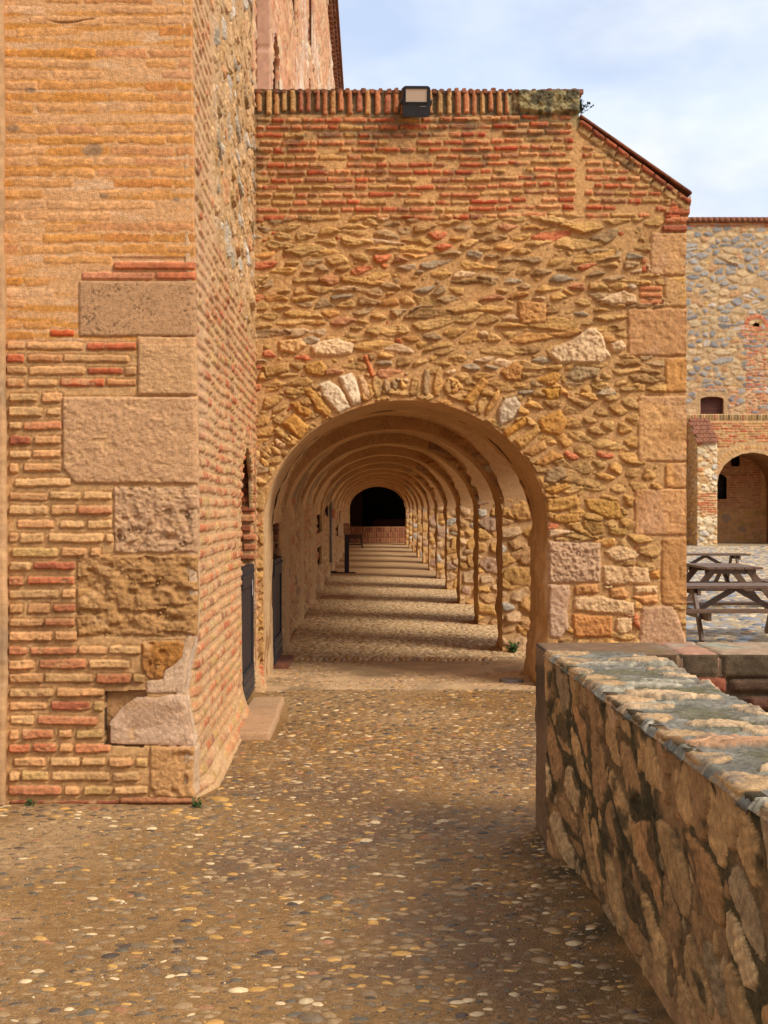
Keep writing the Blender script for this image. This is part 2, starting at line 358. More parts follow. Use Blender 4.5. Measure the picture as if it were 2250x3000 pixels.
    def mesh(s, name, O, U, V, N, mat, parent=None, outer=None, holes=(), skirt=.05, warp=None):
        O, U, V, N = [np.array(x, float) for x in (O, U, V, N)]
        uu, vv = s.U.copy(), s.V.copy(); bad = np.zeros(uu.shape, bool)
        if outer is not None: bad |= ~inside(outer, uu, vv)
        for h_ in holes: bad |= inside(h_, uu, vv)
        nv, nu = uu.shape; idx = np.arange(nv*nu).reshape(nv, nu)
        Q = np.stack([idx[:-1, :-1], idx[:-1, 1:], idx[1:, 1:], idx[1:, :-1]], -1).reshape(-1, 4)
        bf = bad.ravel(); keep = ~(bf[Q].all(1)); Q = Q[keep]
        uf, vf = uu.ravel(), vv.ravel()
        if bad.any():
            used = np.zeros(nv*nu, bool); used[Q.ravel()] = True; t = np.where(used & bf)[0]
            bu = uf[t].copy(); bv = vf[t].copy(); bd = np.full(len(t), 1e9)
            for pl in ([outer] if outer is not None else [])+list(holes):
                a, b, d = nearest(pl, uf[t], vf[t]); m = d < bd; bu[m] = a[m]; bv[m] = b[m]; bd[m] = d[m]
            uf[t] = bu; vf[t] = bv
        H = s.H.ravel(); P = O+uf[:, None]*U+vf[:, None]*V+H[:, None]*N
        C = s.C.reshape(-1, 3)
        if np.dot(np.cross(U, V), N) < 0: Q = Q[:, ::-1]
        if skirt:
            E = np.concatenate([Q[:, [0, 1]], Q[:, [1, 2]], Q[:, [2, 3]], Q[:, [3, 0]]]); key = np.sort(E, 1); key = key[:, 0].astype(np.int64)*(nv*nu)+key[:, 1]
            _, fi, ct = np.unique(key, return_index=True, return_counts=True); B = E[fi[ct == 1]]
            bvx = np.unique(B); mp2 = np.full(nv*nu, -1); mp2[bvx] = nv*nu+np.arange(len(bvx))
            P = np.concatenate([P, P[bvx]-N*(skirt+H[bvx][:, None])]); C = np.concatenate([C, C[bvx]*.8])
            Q = np.concatenate([Q, np.stack([B[:, 1], B[:, 0], mp2[B[:, 0]], mp2[B[:, 1]]], -1)])
        if warp is not None: P = warp(P)
        us = np.zeros(len(P), bool); us[Q.ravel()] = True; re = np.cumsum(us)-1
        return mesh_np(name, P[us], re[Q], mat, C[us], parent)
def smear(r, m, col, f=16, lo=.06, hi=.2, k_=.7, seed=5, flat=.5):
    t = sstep(fbm(r.U, r.V*1.6, f, seed, 4), lo, hi)*m*k_
    r.C = r.C*(1-t[..., None])+np.asarray(col)*t[..., None]; r.H = r.H*(1-t*flat)
def pick(g, pal):
    tot = sum(p[0] for p in pal); x = g.rand()*tot
    for wgt, c in pal:
        x -= wgt
        if x <= 0: return np.asarray(c)*g.uniform(.86, 1.14)
    return np.asarray(pal[-1][1])
def grid_np(nu, nv):
    idx = np.arange(nu*nv).reshape(nv, nu)
    return np.stack([idx[:-1, :-1], idx[:-1, 1:], idx[1:, 1:], idx[1:, :-1]], -1).reshape(-1, 4)

# palettes (sRGB guesses of lit photo colour, scaled to albedo)
MORT = A(214, 166, 110)
BR = [(4, A(216, 140, 92)), (2.4, A(204, 112, 72)), (3, A(218, 154, 100)), (1.5, A(206, 156, 94)), (1.2, A(180, 120, 84)), (.7, A(196, 96, 60))]
BRP = [(4, A(220, 150, 104)), (1.8, A(210, 122, 82)), (3, A(224, 166, 118)), (1.5, A(212, 166, 106)), (.7, A(188, 130, 96))]
SCH = [(4, A(206, 162, 102)), (3, A(212, 164, 98)), (2, A(182, 148, 106)), (1, A(182, 160, 130)), (1, A(208, 152, 88)), (.6, A(196, 136, 94)), (1, A(168, 128, 80))]
OCH = [(4, A(220, 166, 96)), (3, A(206, 156, 92)), (2, A(190, 146, 90)), (1, A(224, 176, 112))]
PALE = [(4, A(222, 178, 130)), (2, A(206, 156, 102)), (2, A(214, 160, 96)), (1, A(190, 150, 118))]
RED = [(1, A(206, 100, 58)), (1, A(212, 124, 76)), (.5, A(190, 84, 50))]
SAND = A(204, 156, 112)
BRP = [(w_, c_*np.array([1., .99, .87])) for w_, c_ in BRP]

# ------------------------------------------------------------------ levels
YT, YF = 7.655, 12.65            # front of the corner buttress, front of the arcade's end wall
XB = -.95                        # right face of the buttress at its front corner
XG, XP, XO = -1.0, 1.85, 2.79    # gallery left wall, parapet face, buttress end
GC = -.12                        # courtyard level

# ------------------------------------------------------------------ ground
def nonuni(segs):
    r = []
    for a, b, n in segs: r += list(np.linspace(a, b, n, endpoint=False))
    r.append(segs[-1][1]); return np.array(r)
gx = nonuni([(-400, -20, 8), (-20, -2.6, 12), (-2.6, 3.2, 290), (3.2, 22, 40), (22, 400, 10)])
gy = nonuni([(-300, -6, 8), (-6, 3.6, 14), (3.6, 9, 270), (9, 16, 230), (16, 64, 240), (64, 90, 12), (90, 900, 9)])
GX, GY = np.meshgrid(gx, gy)
def ground_z(x, y):
    z = np.where(x > 2.9, GC, 0)+0*y
    t = sstep(x, 2.2, 2.9); z = GC*t
    near = (np.abs(x) < 6) & (y > 2) & (y < 70)
    z = z+np.where(near, fbm(x, y, 1.1, 3, 3)*.03+fbm(x, y, 7, 5, 3)*.008+fbm(x, y, 30, 6, 2)*.004, 0)
    z = z-.012*np.exp(-((x-.72)/.14)**2)*sstep(y, 3, 4)*sstep(-y, -7.1, -6.8)
    return z
GZ = ground_z(GX, GY)
gm = bpy.data.materials.new('ground_earth'); gm.use_nodes = True
t = gm.node_tree; N = t.nodes; b = N['Principled BSDF']; k = t.links.new
at = N.new('ShaderNodeAttribute'); at.attribute_name = 'Col'; geo = N.new('ShaderNodeNewGeometry')
n1 = N.new('ShaderNodeTexNoise'); n1.inputs['Scale'].default_value = 22; n1.inputs['Detail'].default_value = 8; n1.inputs['Roughness'].default_value = .7
n2 = N.new('ShaderNodeTexNoise'); n2.inputs['Scale'].default_value = 140; n2.inputs['Detail'].default_value = 4; n2.inputs['Roughness'].default_value = .7
vo = N.new('ShaderNodeTexVoronoi'); vo.inputs['Scale'].default_value = 95
r1 = N.new('ShaderNodeMapRange'); r1.inputs[1].default_value = .3; r1.inputs[2].default_value = .7; r1.inputs[3].default_value = .62; r1.inputs[4].default_value = 1.3
r2 = N.new('ShaderNodeMapRange'); r2.inputs[1].default_value = .35; r2.inputs[2].default_value = .7; r2.inputs[3].default_value = .75; r2.inputs[4].default_value = 1.35
m1 = N.new('ShaderNodeMixRGB'); m1.blend_type = 'MULTIPLY'; m1.inputs[0].default_value = 1
m2 = N.new('ShaderNodeMixRGB'); m2.blend_type = 'MULTIPLY'; m2.inputs[0].default_value = 1
r3 = N.new('ShaderNodeMapRange'); r3.inputs[1].default_value = .35; r3.inputs[2].default_value = .65; r3.inputs[3].default_value = .3; r3.inputs[4].default_value = .62
bp = N.new('ShaderNodeBump'); bp.inputs['Strength'].default_value = .7; bp.inputs['Distance'].default_value = .008
ad = N.new('ShaderNodeMath'); ad.operation = 'ADD'
for n_ in (n1, n2, vo): k(geo.outputs['Position'], n_.inputs['Vector'])
k(n1.outputs['Fac'], r1.inputs[0]); k(n2.outputs['Fac'], r2.inputs[0]); k(at.outputs['Color'], m1.inputs[1]); k(r1.outputs[0], m1.inputs[2])
k(m1.outputs[0], m2.inputs[1]); k(r2.outputs[0], m2.inputs[2]); k(m2.outputs[0], b.inputs['Base Color'])
k(n1.outputs['Fac'], r3.inputs[0]); k(r3.outputs[0], b.inputs['Roughness'])
k(n2.outputs['Fac'], ad.inputs[0]); k(vo.outputs['Distance'], ad.inputs[1]); k(ad.outputs[0], bp.inputs['Height']); k(bp.outputs[0], b.inputs['Normal'])
b.inputs['Specular IOR Level'].default_value = .4
c_e, c_l, c_g, c_c = A(158, 116, 66), A(216, 178, 132), A(206, 166, 118), A(178, 156, 122)
GCc = np.empty(GX.shape+(3,)); GCc[:] = c_e
pn = fbm(GX, GY, .55, 9, 4)
GCc += (sstep(pn, .02, .2)[..., None])*(A(190, 150, 104)-c_e)*.8
GCc += (sstep(-pn, .03, .2)[..., None])*(A(122, 92, 66)-c_e)*.8
moss_shade = np.exp(-((GX-.9)/.27)**2)*(GY < 7.2)*(.6+fbm(GX, GY, 5, 40, 3)*1.8); moss_shade = np.clip(moss_shade, 0, 1)[..., None]  # moss at the parapet foot, spread wider to paint in the wall's shade
GCc = GCc*(1-moss_shade)+A(62, 56, 34)*moss_shade
tl = (sstep(GY+fbm(GX, GY, 1.5, 19, 3)*.5, 12.35, 12.5)*sstep(-GY, -14.75, -14.6))[..., None]*(GX < 2.9)[..., None]
GCc = GCc*(1-tl)+(c_l*(1+fbm(GX, GY, 4, 29, 4)*.7)[..., None]*(1-.35*sstep(fbm(GX, GY, 1.3, 28, 4), .02, .16)[..., None]))*tl
gl = sstep(GY, 14.6, 14.8)[..., None]; GCc = GCc*(1-gl)+np.where(GX[..., None] > 2.9, c_c, c_g)*gl
GCc *= (1+fbm(GX, GY, 3, 50, 4)*.35)[..., None]
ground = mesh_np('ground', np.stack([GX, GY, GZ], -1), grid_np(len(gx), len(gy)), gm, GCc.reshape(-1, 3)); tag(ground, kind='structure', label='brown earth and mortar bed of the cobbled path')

def pebbles(name, X, Y, a, b, h, ang, cols, mat, label, nr=3, ns=9, sink=.25, cat=None):
    n = len(X); ring = np.arange(ns)*2*PI/ns; P = []
    irr = 1+rng.uniform(-.14, .14, (n, ns)); ca, sa = np.cos(ang), np.sin(ang)
    Z0 = ground_z(X, Y)
    lv = [(1.0, -.5), (.97, .25), (.72, .75), (.36, .96)][:nr+1]
    for rr, hh in lv:
        lx = a[:, None]*rr*np.cos(ring)*irr; ly = b[:, None]*rr*np.sin(ring)*irr
        x = X[:, None]+lx*ca[:, None]-ly*sa[:, None]; y = Y[:, None]+lx*sa[:, None]+ly*ca[:, None]
        z = Z0[:, None]+(h*(hh-sink))[:, None]+0*x
        P.append(np.stack([x, y, z], -1))
    P = np.concatenate(P, 1); top = np.stack([X, Y, Z0+h*(1-sink)], -1)[:, None]; P = np.concatenate([P, top], 1); m = P.shape[1]
    Q = []; T = []
    for r_ in range(len(lv)-1):
        for s_ in range(ns): Q.append((r_*ns+s_, r_*ns+(s_+1) % ns, (r_+1)*ns+(s_+1) % ns, (r_+1)*ns+s_))
    for s_ in range(ns): T.append(((len(lv)-1)*ns+s_, (len(lv)-1)*ns+(s_+1) % ns, m-1))
    off = (np.arange(n)*m)[:, None, None]
    Q = (np.array(Q)[None]+off).reshape(-1, 4); T = (np.array(T)[None]+off).reshape(-1, 3)
    C = np.repeat(cols[:, None, :], m, 1)
    C = C*(1+rng.uniform(-.1, .1, (n, m)))[..., None]
    o = mesh_np(name, P.reshape(-1, 3), Q, mat, C.reshape(-1, 3), tris=T); tag(o, label, cat, kind='structure'); return o
PB = [(5, A(178, 140, 94, .72)), (6, A(154, 120, 80, .72)), (4, A(132, 106, 76, .7)), (.9, A(112, 98, 76, .7)), (1.8, A(210, 156, 80, .78)), (1.0, A(224, 190, 140, .8)), (1.2, A(96, 78, 62, .7)), (.6, A(180, 122, 80, .7))]
def pcols(n, pal, mul=1.):
    return np.array([pick(rng, pal) for _ in range(n)])*mul
def scatter(n, x0, x1, y0, y1, cell, keep=None, hf=1.6):
    X = rng.uniform(x0, x1, n*3); Y = rng.uniform(y0, y1, n*3)
    if keep is not None: m = keep(X, Y); X, Y = X[m], Y[m]
    key = np.floor(X/cell/hf).astype(np.int64)*100003+np.floor(Y/cell).astype(np.int64); _, i = np.unique(key, return_index=True)
    rng.shuffle(i); i = i[:n]; return X[i], Y[i]
def nofoot(X, Y): return ~((X < -.90) & (Y > YT-.05)) & ~((X > .88) & (Y < 7.15)) & ~((X > 1.5) & (Y > YF)) & ~((X < -.66) & (X > -.98) & (Y > 9.7) & (Y < 11.7))
X, Y = scatter(13000, -2.9, 1.8, 3.2, 12.45, .028, lambda x, y: nofoot(x, y) & (rng.rand(len(x)) < .62+.04*(y-4)+1.5*fbm(x, y, .9, 61, 3)+.4*np.exp(-((x+.9)**2+(y-7.2)**2)/.25)))
n = len(X); a = rng.gamma(4, .0042, n)+.008; b_ = a*rng.uniform(.38, .8, n)
print('pebbles', n)
pebbles('pebble_paving', X, Y, a, b_, b_*rng.uniform(.4, .85, n), rng.normal(.05, .4, n), pcols(n, PB), M_peb, 'scattered river pebbles set in the brown mortar of the foreground path', sink=.58)
X, Y = scatter(900, -.95, 1.5, 12.4, 14.75, .03, lambda x, y: fbm(x, y, 1.2, 62, 3) > -.02); n = len(X); a = rng.uniform(.01, .03, n)
pebbles('threshold_pebbles', X, Y, a, a*.6, a*.4, rng.normal(.05, .4, n), pcols(n, PALE+[(2, A(150, 120, 84))], .85), M_peb, 'sparse worn pebbles in the pale mortar floor below the first arch', sink=.45)
# small grit between the pebbles
X, Y = scatter(9000, -2.6, 1.4, 3.8, 10.5, .016, nofoot); n = len(X); a = rng.uniform(.0025, .0075, n)
pebbles('fine_gravel', X, Y, a, a*.7, a*.9, rng.uniform(0, 3, n), pcols(n, PB, .9), M_peb, 'fine grit bedded between the pebbles of the foreground path', nr=2, ns=6, sink=.2)
# row of cobbles across the threshold, then the gallery's tight cobbles
X = np.arange(-.8, 1.3, .062)+rng.uniform(-.012, .012, 34); X = np.concatenate([X, X+.03]); Y = np.concatenate([np.full(34, 14.85), np.full(34, 14.95)])+rng.uniform(-.02, .02, 68)
pebbles('cobble_row', X, Y, rng.uniform(.03, .045, 68), rng.uniform(.035, .055, 68), np.full(68, .045), rng.uniform(-.4, .4, 68), pcols(68, PALE, .9), M_cob, 'row of rounded cobbles across the threshold of the arcade', sink=.3)
X, Y = scatter(15000, -.98, 1.85, 15.05, 33, .05, None, 1.45); n = len(X); a = rng.uniform(.022, .042, n)
pebbles('gallery_cobbles', X, Y, a*1.3, a*.9, a*.6, rng.normal(0, .35, n), pcols(n, [(5, A(220, 182, 132)), (3, A(208, 170, 122)), (1.0, A(180, 152, 116)), (1, A(226, 194, 148)), (.5, A(206, 158, 104))]), M_cob, 'tight tan cobbles paving the arcade floor', sink=.45, nr=2, ns=8)
def wedge(X, Y): return (X/Y > .185) & (X/Y < .33) & (X > 3.0)
X, Y = scatter(9000, 3.0, 22, 13, 62, .14, wedge, 1.5); n = len(X); a = rng.uniform(.05, .10, n)
pebbles('courtyard_cobbles', X, Y, a*1.3, a, a*.35, rng.normal(0, .6, n), pcols(n, [(4, A(216, 190, 150)), (3, A(190, 160, 116)), (3, A(150, 150, 152)), (1.5, A(120, 126, 136)), (1, A(214, 170, 110))]), M_cob, 'large worn cobbles of the sunlit courtyard', sink=.3, nr=3, ns=8)

# ------------------------------------------------------------------ corner buttress of the big building (left)
but = empty('brick_buttress', (-1.45, YT+.5, 0)); tag(but, 'tall limewashed brick buttress with sandstone corner blocks, left of the arcade', 'buttress')
def sx(x): return px(x, YT)
def sz(y): return pz(y, YT)
def corner_w(z):                 # how far the worn corner stands in or out, by height
    z = np.asarray(z, float)
    zz = [0, .06, .10, .33, .42, .62, .80, .93, 1.05, 1.35, 1.6, 2.2, 3.3, 4.5, 20]
    ww = [.0, .0, -.015, -.005, -.03, -.065, -.035, .01, .02, .012, .02, .012, -.012, -.03, -.03]
    return np.interp(z, zz, ww)+fbm(z, z*0+3, 6, 88, 4)*.016
def warp_t(P):
    d = np.hypot(P[:, 0]-XB, P[:, 1]-YT); P[:, 0] += corner_w(P[:, 2])*np.exp(-(d/.12)**2)
    return P
BW = .0052
r = Relief(-2.0, XB, 0, 4.6, BW, BW, A(214, 164, 108), 101, .004, .08)
U, V = r.U, r.V
ru = (U-sx(15))
up = sstep(V+fbm(U, V, 3, 5, 3)*.25, sz(1060), sz(1000))        # limewashed zone
# lime wash streaks and ochre
st = fbm(U*.28, V*1.6, 9, 33, 4); st2 = fbm(U*.35, V*2.2, 14, 34, 4); och = sstep(st+.25*np.sin(V*83+fbm(U, V, 2, 8, 2)*4), .02, .3)
cw = A(224, 170, 116)*(1-och[..., None])+A(216, 150, 74)*och[..., None]
pal_ = sstep(st2, .08, .3)[..., None]; cw = cw*(1-pal_*.8)+A(232, 190, 148)*pal_*.8
r.C = r.C*(1-up[..., None])+cw*up[..., None]
# blocks
blocks = [(232, 580, 824, 986, A(196, 150, 106), .016), (404, 586, 987, 1158, A(214, 164, 114), .016), (184, 588, 1163, 1417, A(212, 162, 116), .018),
          (335, 596, 1426, 1619, A(206, 160, 118), .014), (225, 582, 1627, 1862, A(188, 138, 84), .016), (415, 552, 1880, 1992, A(186, 124, 60), .012),
          (440, 590, 2187, 2336, A(206, 152, 96), .016)]
def jrect(x0, x1, y0, y1, c=.012):
    return [(sx(x0), sz(y1)), (sx(x1), sz(y1)), (sx(x1), sz(y0)), (sx(x0), sz(y0))]
hole = [(sx(306), sz(2182)), (sx(420), sz(2190)), (sx(430), sz(2024)), (sx(306), sz(2026))]
for i, (x0, x1, y0, y1, c, h) in enumerate(blocks):
    pts = jrect(x0, x1+60, y0, y1)
    if i == 2: pts = [(sx(222), sz(1417)), (sx(660), sz(1417)), (sx(660), sz(1163)), (sx(184), sz(1163)), (sx(184), sz(1372))]
    if i == 5: pts = [(sx(415), sz(1960)), (sx(440), sz(1990)), (sx(478), sz(1985)), (sx(488), sz(1962)), (sx(520), sz(1950)), (sx(551), sz(1925)), (sx(551), sz(1880)), (sx(415), sz(1880))]
    rg = (.004, .004, .006, .016, .014, .012, .010)[i]
    r.poly(pts, h, c, .014, .01, .004 if i < 3 else .008, rg, cvar=.10)
    w_ = r.win((sx(x0)+sx(x1))/2, (sz(y0)+sz(y1))/2, abs(sx(x1)-sx(x0))/2, abs(sz(y0)-sz(y1))/2)
    u_, v_ = r.U[w_], r.V[w_]; pit = np.zeros(u_.shape)
    m = r.M[w_] & (r.H[w_] > h*.6)
    if i == 0:
        pit = sstep(vn(u_, v_, 95, 3), .72, .85)*sstep(vn(u_, v_, 9, 4), .25, .6)
        r.C[w_] = np.where(m[..., None], r.C[w_]*(1-.5*pit[..., None]), r.C[w_]); r.H[w_] -= np.where(m, .004*pit, 0)
    if i in (1, 2): r.H[w_] += np.where(m, fbm(u_*.6, v_*1.5+u_*.3, 26, 7, 4)*.008+fbm(u_, v_, 70, 8, 2)*.003, 0)
    if i == 3: r.H[w_] -= np.where(m, sstep(vn(u_, v_, 30, 7), .6, .8)*.018+sstep(vn(u_, v_, 14, 9), .6, .85)*.016, 0)
    if i == 4:
        r.H[w_] -= np.where(m, sstep(vn(u_*1.5+v_*.6, v_*3.4, 8, 7), .5, .85)*.022+sstep(vn(u_, v_, 32, 9), .55, .85)*.012, 0)
    if i in (5, 6): r.H[w_] -= np.where(m, sstep(vn(u_, v_, 16, 7), .6, .9)*.018, 0)
# plaster lumps between the lower blocks
r.poly([(sx(430), sz(2030)), (sx(640), sz(2030)), (sx(640), sz(1862)), (sx(552), sz(1862)), (sx(548), sz(1925)), (sx(490), sz(1965)), (sx(480), sz(1990)), (sx(430), sz(1995))], .006, A(224, 184, 146), .02, .01, .008, .006, cvar=.12)
r.poly([(sx(325), sz(2180)), (sx(640), sz(2190)), (sx(640), sz(2028)), (sx(400), sz(2045)), (sx(345), sz(2080)), (sx(322), sz(2120))], .012, A(226, 184, 148), .06, .02, .008, .005, cvar=.12)
m = inside(hole, U, V) & ~r.M; r.H = np.where(m, -.10*np.clip(sstep(U, sx(306), sx(316)), 0, 1), r.H); r.C[m] = A(80, 58, 34); r.M |= m
# footing and bricks
r.rect(sx(350), -.8, .0, sz(2334), .022, A(180, 118, 78), .02, .015, .004, .005); r.rect(sx(30), sx(348), 0, sz(2345), .012, A(158, 84, 58), .02, .015, .004, .005)
r.rect(sx(333), -.9, sz(790), sz(768), .022, A(208, 124, 80), .01, .01, .002, .004, cvar=.3); r.rect(sx(240), sx(452), sz(819), sz(797), .010, A(212, 140, 98), .01, .01, .003, .004, cvar=.3); r.rect(sx(457), -.9, sz(819), sz(797), .018, A(210, 124, 80), .01, .01, .002, .004, cvar=.3)
w_ = r.win(sx(440), sz(763), .2, .012); r.H[w_] = np.where(r.M[w_], r.H[w_], -.012); w_ = r.win(sx(440), sz(793), .2, .006); r.H[w_] = np.where(r.M[w_], r.H[w_], -.012)
r.rect(sx(145), sx(218), sz(985), sz(966), .014, A(212, 100, 52), .01, .012, .006, .004)
BRT = [(w_, c_*np.array([1., .99, .84])) for w_, c_ in [(4, A(224, 164, 116)), (1.6, A(216, 140, 100)), (3.4, A(228, 176, 126)), (.7, A(206, 122, 86)), (1.2, A(216, 170, 114)), (.3, A(190, 108, 80))]]
r.bricks(sx(28), XB, sz(2338), sz(1150), .0755, .046, (.12, .34), BRT, (.014, .028), .0, .006, .02, jit=.04, warp=.006, edge=.007, rough=.006, cvar=.3)
r.bricks(sx(20), XB, sz(1140), sz(985), .066, .042, (.18, .38), [(3, A(216, 160, 104)), (2, A(212, 146, 92)), (1, A(200, 106, 66))], (.010, .018), .05, .006, .014, warp=.005)
# faint brick courses under the lime wash
g = r.rng; v = sz(1000)+.03; r.groove = .0022
while v < 4.55:
    u = sx(12)-g.uniform(0, .2)
    while u < XB:
        l = g.uniform(.14, .42)
        if g.rand() < .85:
            w_ = r.win(u+l/2, v, l/2, .026)
            if w_ is not None and not r.M[w_].any():
                c = np.array(r.C[w_][r.C[w_].shape[0]//2, r.C[w_].shape[1]//2])*g.uniform(.93, 1.03); edgy = g.rand()
                if u+l > XB-.32 and g.rand() < .4: c = c*.55+A(200, 130, 80)*.45
                elif g.rand() < .10: c = c*.5+A(204, 134, 88)*.5
                elif g.rand() < .3: c = c*.45+A(222, 160, 88)*.55
                r.rect(u, u+l, v-.021, v+.021, g.uniform(.001, .0055), c*np.array([1.03, .97, .9]), .014, .012, .012, .004, .03, cvar=.3)
        u += l+g.uniform(.004, .02)
    v += .0585
w_ = (V > sz(1010)) & (vn(U*.5, V*2, 30, 71) > .0)
r.M[:] |= False
for (x, y, s_) in ((88, 265, 20), (40, 375, 26), (275, 440, 34), (305, 573, 12), (520, 585, 16)):
    d = np.hypot((U-sx(x))*.55, V-sz(y))*544; k_ = sstep(-d+fbm(U, V, 20, 3, 3)*14, -s_*.6, -s_*.4)[..., None]; r.C = r.C*(1-k_*.8)+A(158, 128, 98)*k_*.8
ck = np.exp(-((V-sz(62)-.01*np.sin(U*20)+fbm(U, V, 9, 2, 3)*.012)/.004)**2)*sstep(U, sx(120), sx(180))*sstep(-U, -sx(285), -sx(265)); r.H -= ck*.02; r.C *= (1-.5*ck)[..., None]
smear(r, V < sz(1000), A(222, 172, 118), 14, .12, .25, .6, 15)
smear(r, V < 1.2, A(150, 104, 64), 4, .08, .25, .4, 16, 0)
r.H += fbm(U, V, 30, 18, 3)*.004
upm = (V > sz(1010))[..., None]; r.C = np.where(upm, r.C*np.array([1.12, 1.06, 1.0]), r.C*np.array([1.06, 1.03, .98])); r.H = np.where(V > sz(1010), r.H*.7, r.H)
# round the corner off
r.H *= np.clip((XB-U)/.03, 0, 1)**.5
lip = np.clip((U-(-2.0))/.03, 0, 1)
r.mesh('front_face', (0, YT, 0), (1, 0, 0), (0, 0, 1), (0, -1, 0), M_wall, but, warp=warp_t)
tag(bpy.data.objects['front_face'], 'brick front with ochre lime wash and sandstone quoins')
# side face, running back to the arcade
XS = lambda y: XB+(y-YT)*(-.012)
door1 = [(10.85, .0), (12.22, .0), (12.22, 1.55), (12.1, 1.85), (11.85, 2.02), (11.5, 2.08), (11.15, 1.95), (10.85, 1.6)]
r = Relief(YT, YF, 0, 6.6, .013, .008, A(220, 170, 116), 202, .005, .1)
U, V = r.U, r.V
yv = np.minimum(1, np.maximum(0, U-YT))
for i, (x0, x1, y0, y1, c, h) in enumerate(blocks):
    if i in (5,): continue
    wd = (.10, .13, .08, .20, .10, 0, .16)[i]
    r.poly([(YT-.1, sz(y1)), (YT+wd, sz(y1)), (YT+wd, sz(y0)), (YT-.1, sz(y0))], .012, A(222, 180, 138), .02, .01, .006, .006, cvar=.1)
r.poly([(YT-.1, sz(2186)), (YT+.12, sz(2186)), (YT+.07, sz(2030)), (YT+.16, sz(1870)), (YT-.1, sz(1870))], .004, A(226, 190, 156), .03, .01, .01, .012)
bnd = lambda y: 3.35-(y-9.0)*.10
sto = (U > 8.75+fbm(U, V, 2.5, 4, 3)*.5) & (V > bnd(U)+fbm(U, V, 2, 6, 3)*.4)
r.C[sto] = A(206, 160, 104)*(1)
r.C *= (1+fbm(U, V, 1.2, 66, 3)*.2)[..., None]
allow0 = r.allow.copy(); r.allow = sto
r.fill((.08, .42), [(4, A(230, 182, 128)), (3, A(214, 164, 104)), (1.6, A(190, 170, 142)), (1.2, A(214, 198, 176)), (1, A(166, 134, 94)), (1, A(216, 150, 98))], ('block', 'lens', 'round'), (.3, .7), (.006, .016), .12, 6500, .006, .012, .010, .006)
r.allow = ~sto & (V < 6.5)
ap = inside([(10.72, 0), (12.4, 0), (12.4, 1.6), (12.2, 2.0), (11.9, 2.2), (11.5, 2.26), (11.1, 2.15), (10.72, 1.7)], U, V)
r.allow &= ~(ap & (V < 1.0))
# voussoir bricks around the door head
for t_ in np.linspace(0, PI, 34):
    cu, cv = 11.54+.80*math.cos(t_), 1.5+.72*math.sin(t_)
    r.stone(cu, cv, .15, .023, t_, .012, pick(r.rng, BRP), 'block', .01, .003, .003, 0, .4, cvar=.15)
r.bricks(YT+.02, YF, .02, 6.55, .0745, .046, (.12, .32), BRP, (.005, .013), .03, .016, .018, warp=.004, cvar=.15)
whit = sstep(fbm(U, V, 1.7, 12, 4)+(V-3.6)*.06, .02, .2)*(~sto); r.C = r.C*(1-.55*whit[..., None])+A(234, 184, 140)*.55*whit[..., None]
r.H *= np.clip((U-YT)/.03, 0, 1)**.5
smear(r, V > 0, A(230, 184, 132), 9, .0, .16, .7, 25)
smear(r, (V > 2.9) & (U < 9.2), A(230, 182, 132), 5, -.12, .12, .8, 26, .4)
flare = np.clip(.28-V, 0, .28)
r.H += flare**2*1.1*sstep(U, YT+.1, YT+.5)-V*.008
def warp_s(P):
    P[:, 0] += (P[:, 1]-YT)*(-.012); return warp_t(P)
r.mesh('side_face', (XB, 0, 0), (0, 1, 0), (0, 0, 1), (1, 0, 0), M_wall, but, holes=[door1], warp=warp_s)
# recess behind the half door: the far jamb is brick, then a stone foot
rv = Relief(-1.75, -1.0, 0, 2.15, .008, .008, A(190, 140, 92), 203, .006)
rv.allow = rv.V > 1.05+fbm(rv.U, rv.V, 5, 4, 2)*.1
rv.bricks(-1.75, -1.0, 1.05, 2.1, .082, .06, (.2, .34), [(2, A(196, 120, 76)), (2, A(176, 100, 62)), (1, A(206, 140, 90))], (.015, .035), 0, .004, .012, warp=.006)
rv.allow[:] = True; rv.fill((.1, .3), PALE, ('round', 'block'), (.6, 1.2), (.01, .03), .2, 200, .004, region=lambda u, v: v < 1.0)
rv.H *= .9
rv.mesh('door_jamb', (0, 12.22, 0), (1, 0, 0), (0, 0, 1), (0, -1, 0), M_wall, but)
mb = MB(); mb.box((-2.9, 10.2, -.02), (-2.85, 12.6, 2.6)); mb.box((-2.85, 10.3, -.3), (-1.05, 10.86, 2.5)); mb.box((-2.85, 10.86, 2.1), (-1.06, 12.22, 2.5)); mb.box((-2.85, 12.26, 0), (-1.06, 12.6, 2.1))
mb.build('door_recess', M_core, but)
# closing solids (core, left flank, top)
mb = MB(); mb.box((-2.0, YT+.04, 0), (-1.04, 10.3, 8.6)); mb.box((-3.6, 10.3, 2.5), (-1.1, YF+.02, 8.6)); mb.box((-3.6, 12.6, 0), (-1.1, YF+.02, 2.5)); mb.box((-2.0, YT+.02, 4.6), (-.99, YT+.04, 8.6))
mb.box((-1.04, YT+.05, 6.59), (-1.0, YF, 8.6))
mb.build('wall_core', M_core, but)

for o_ in bpy.data.objects:
    if o_.parent == but: o_.location = -but.location

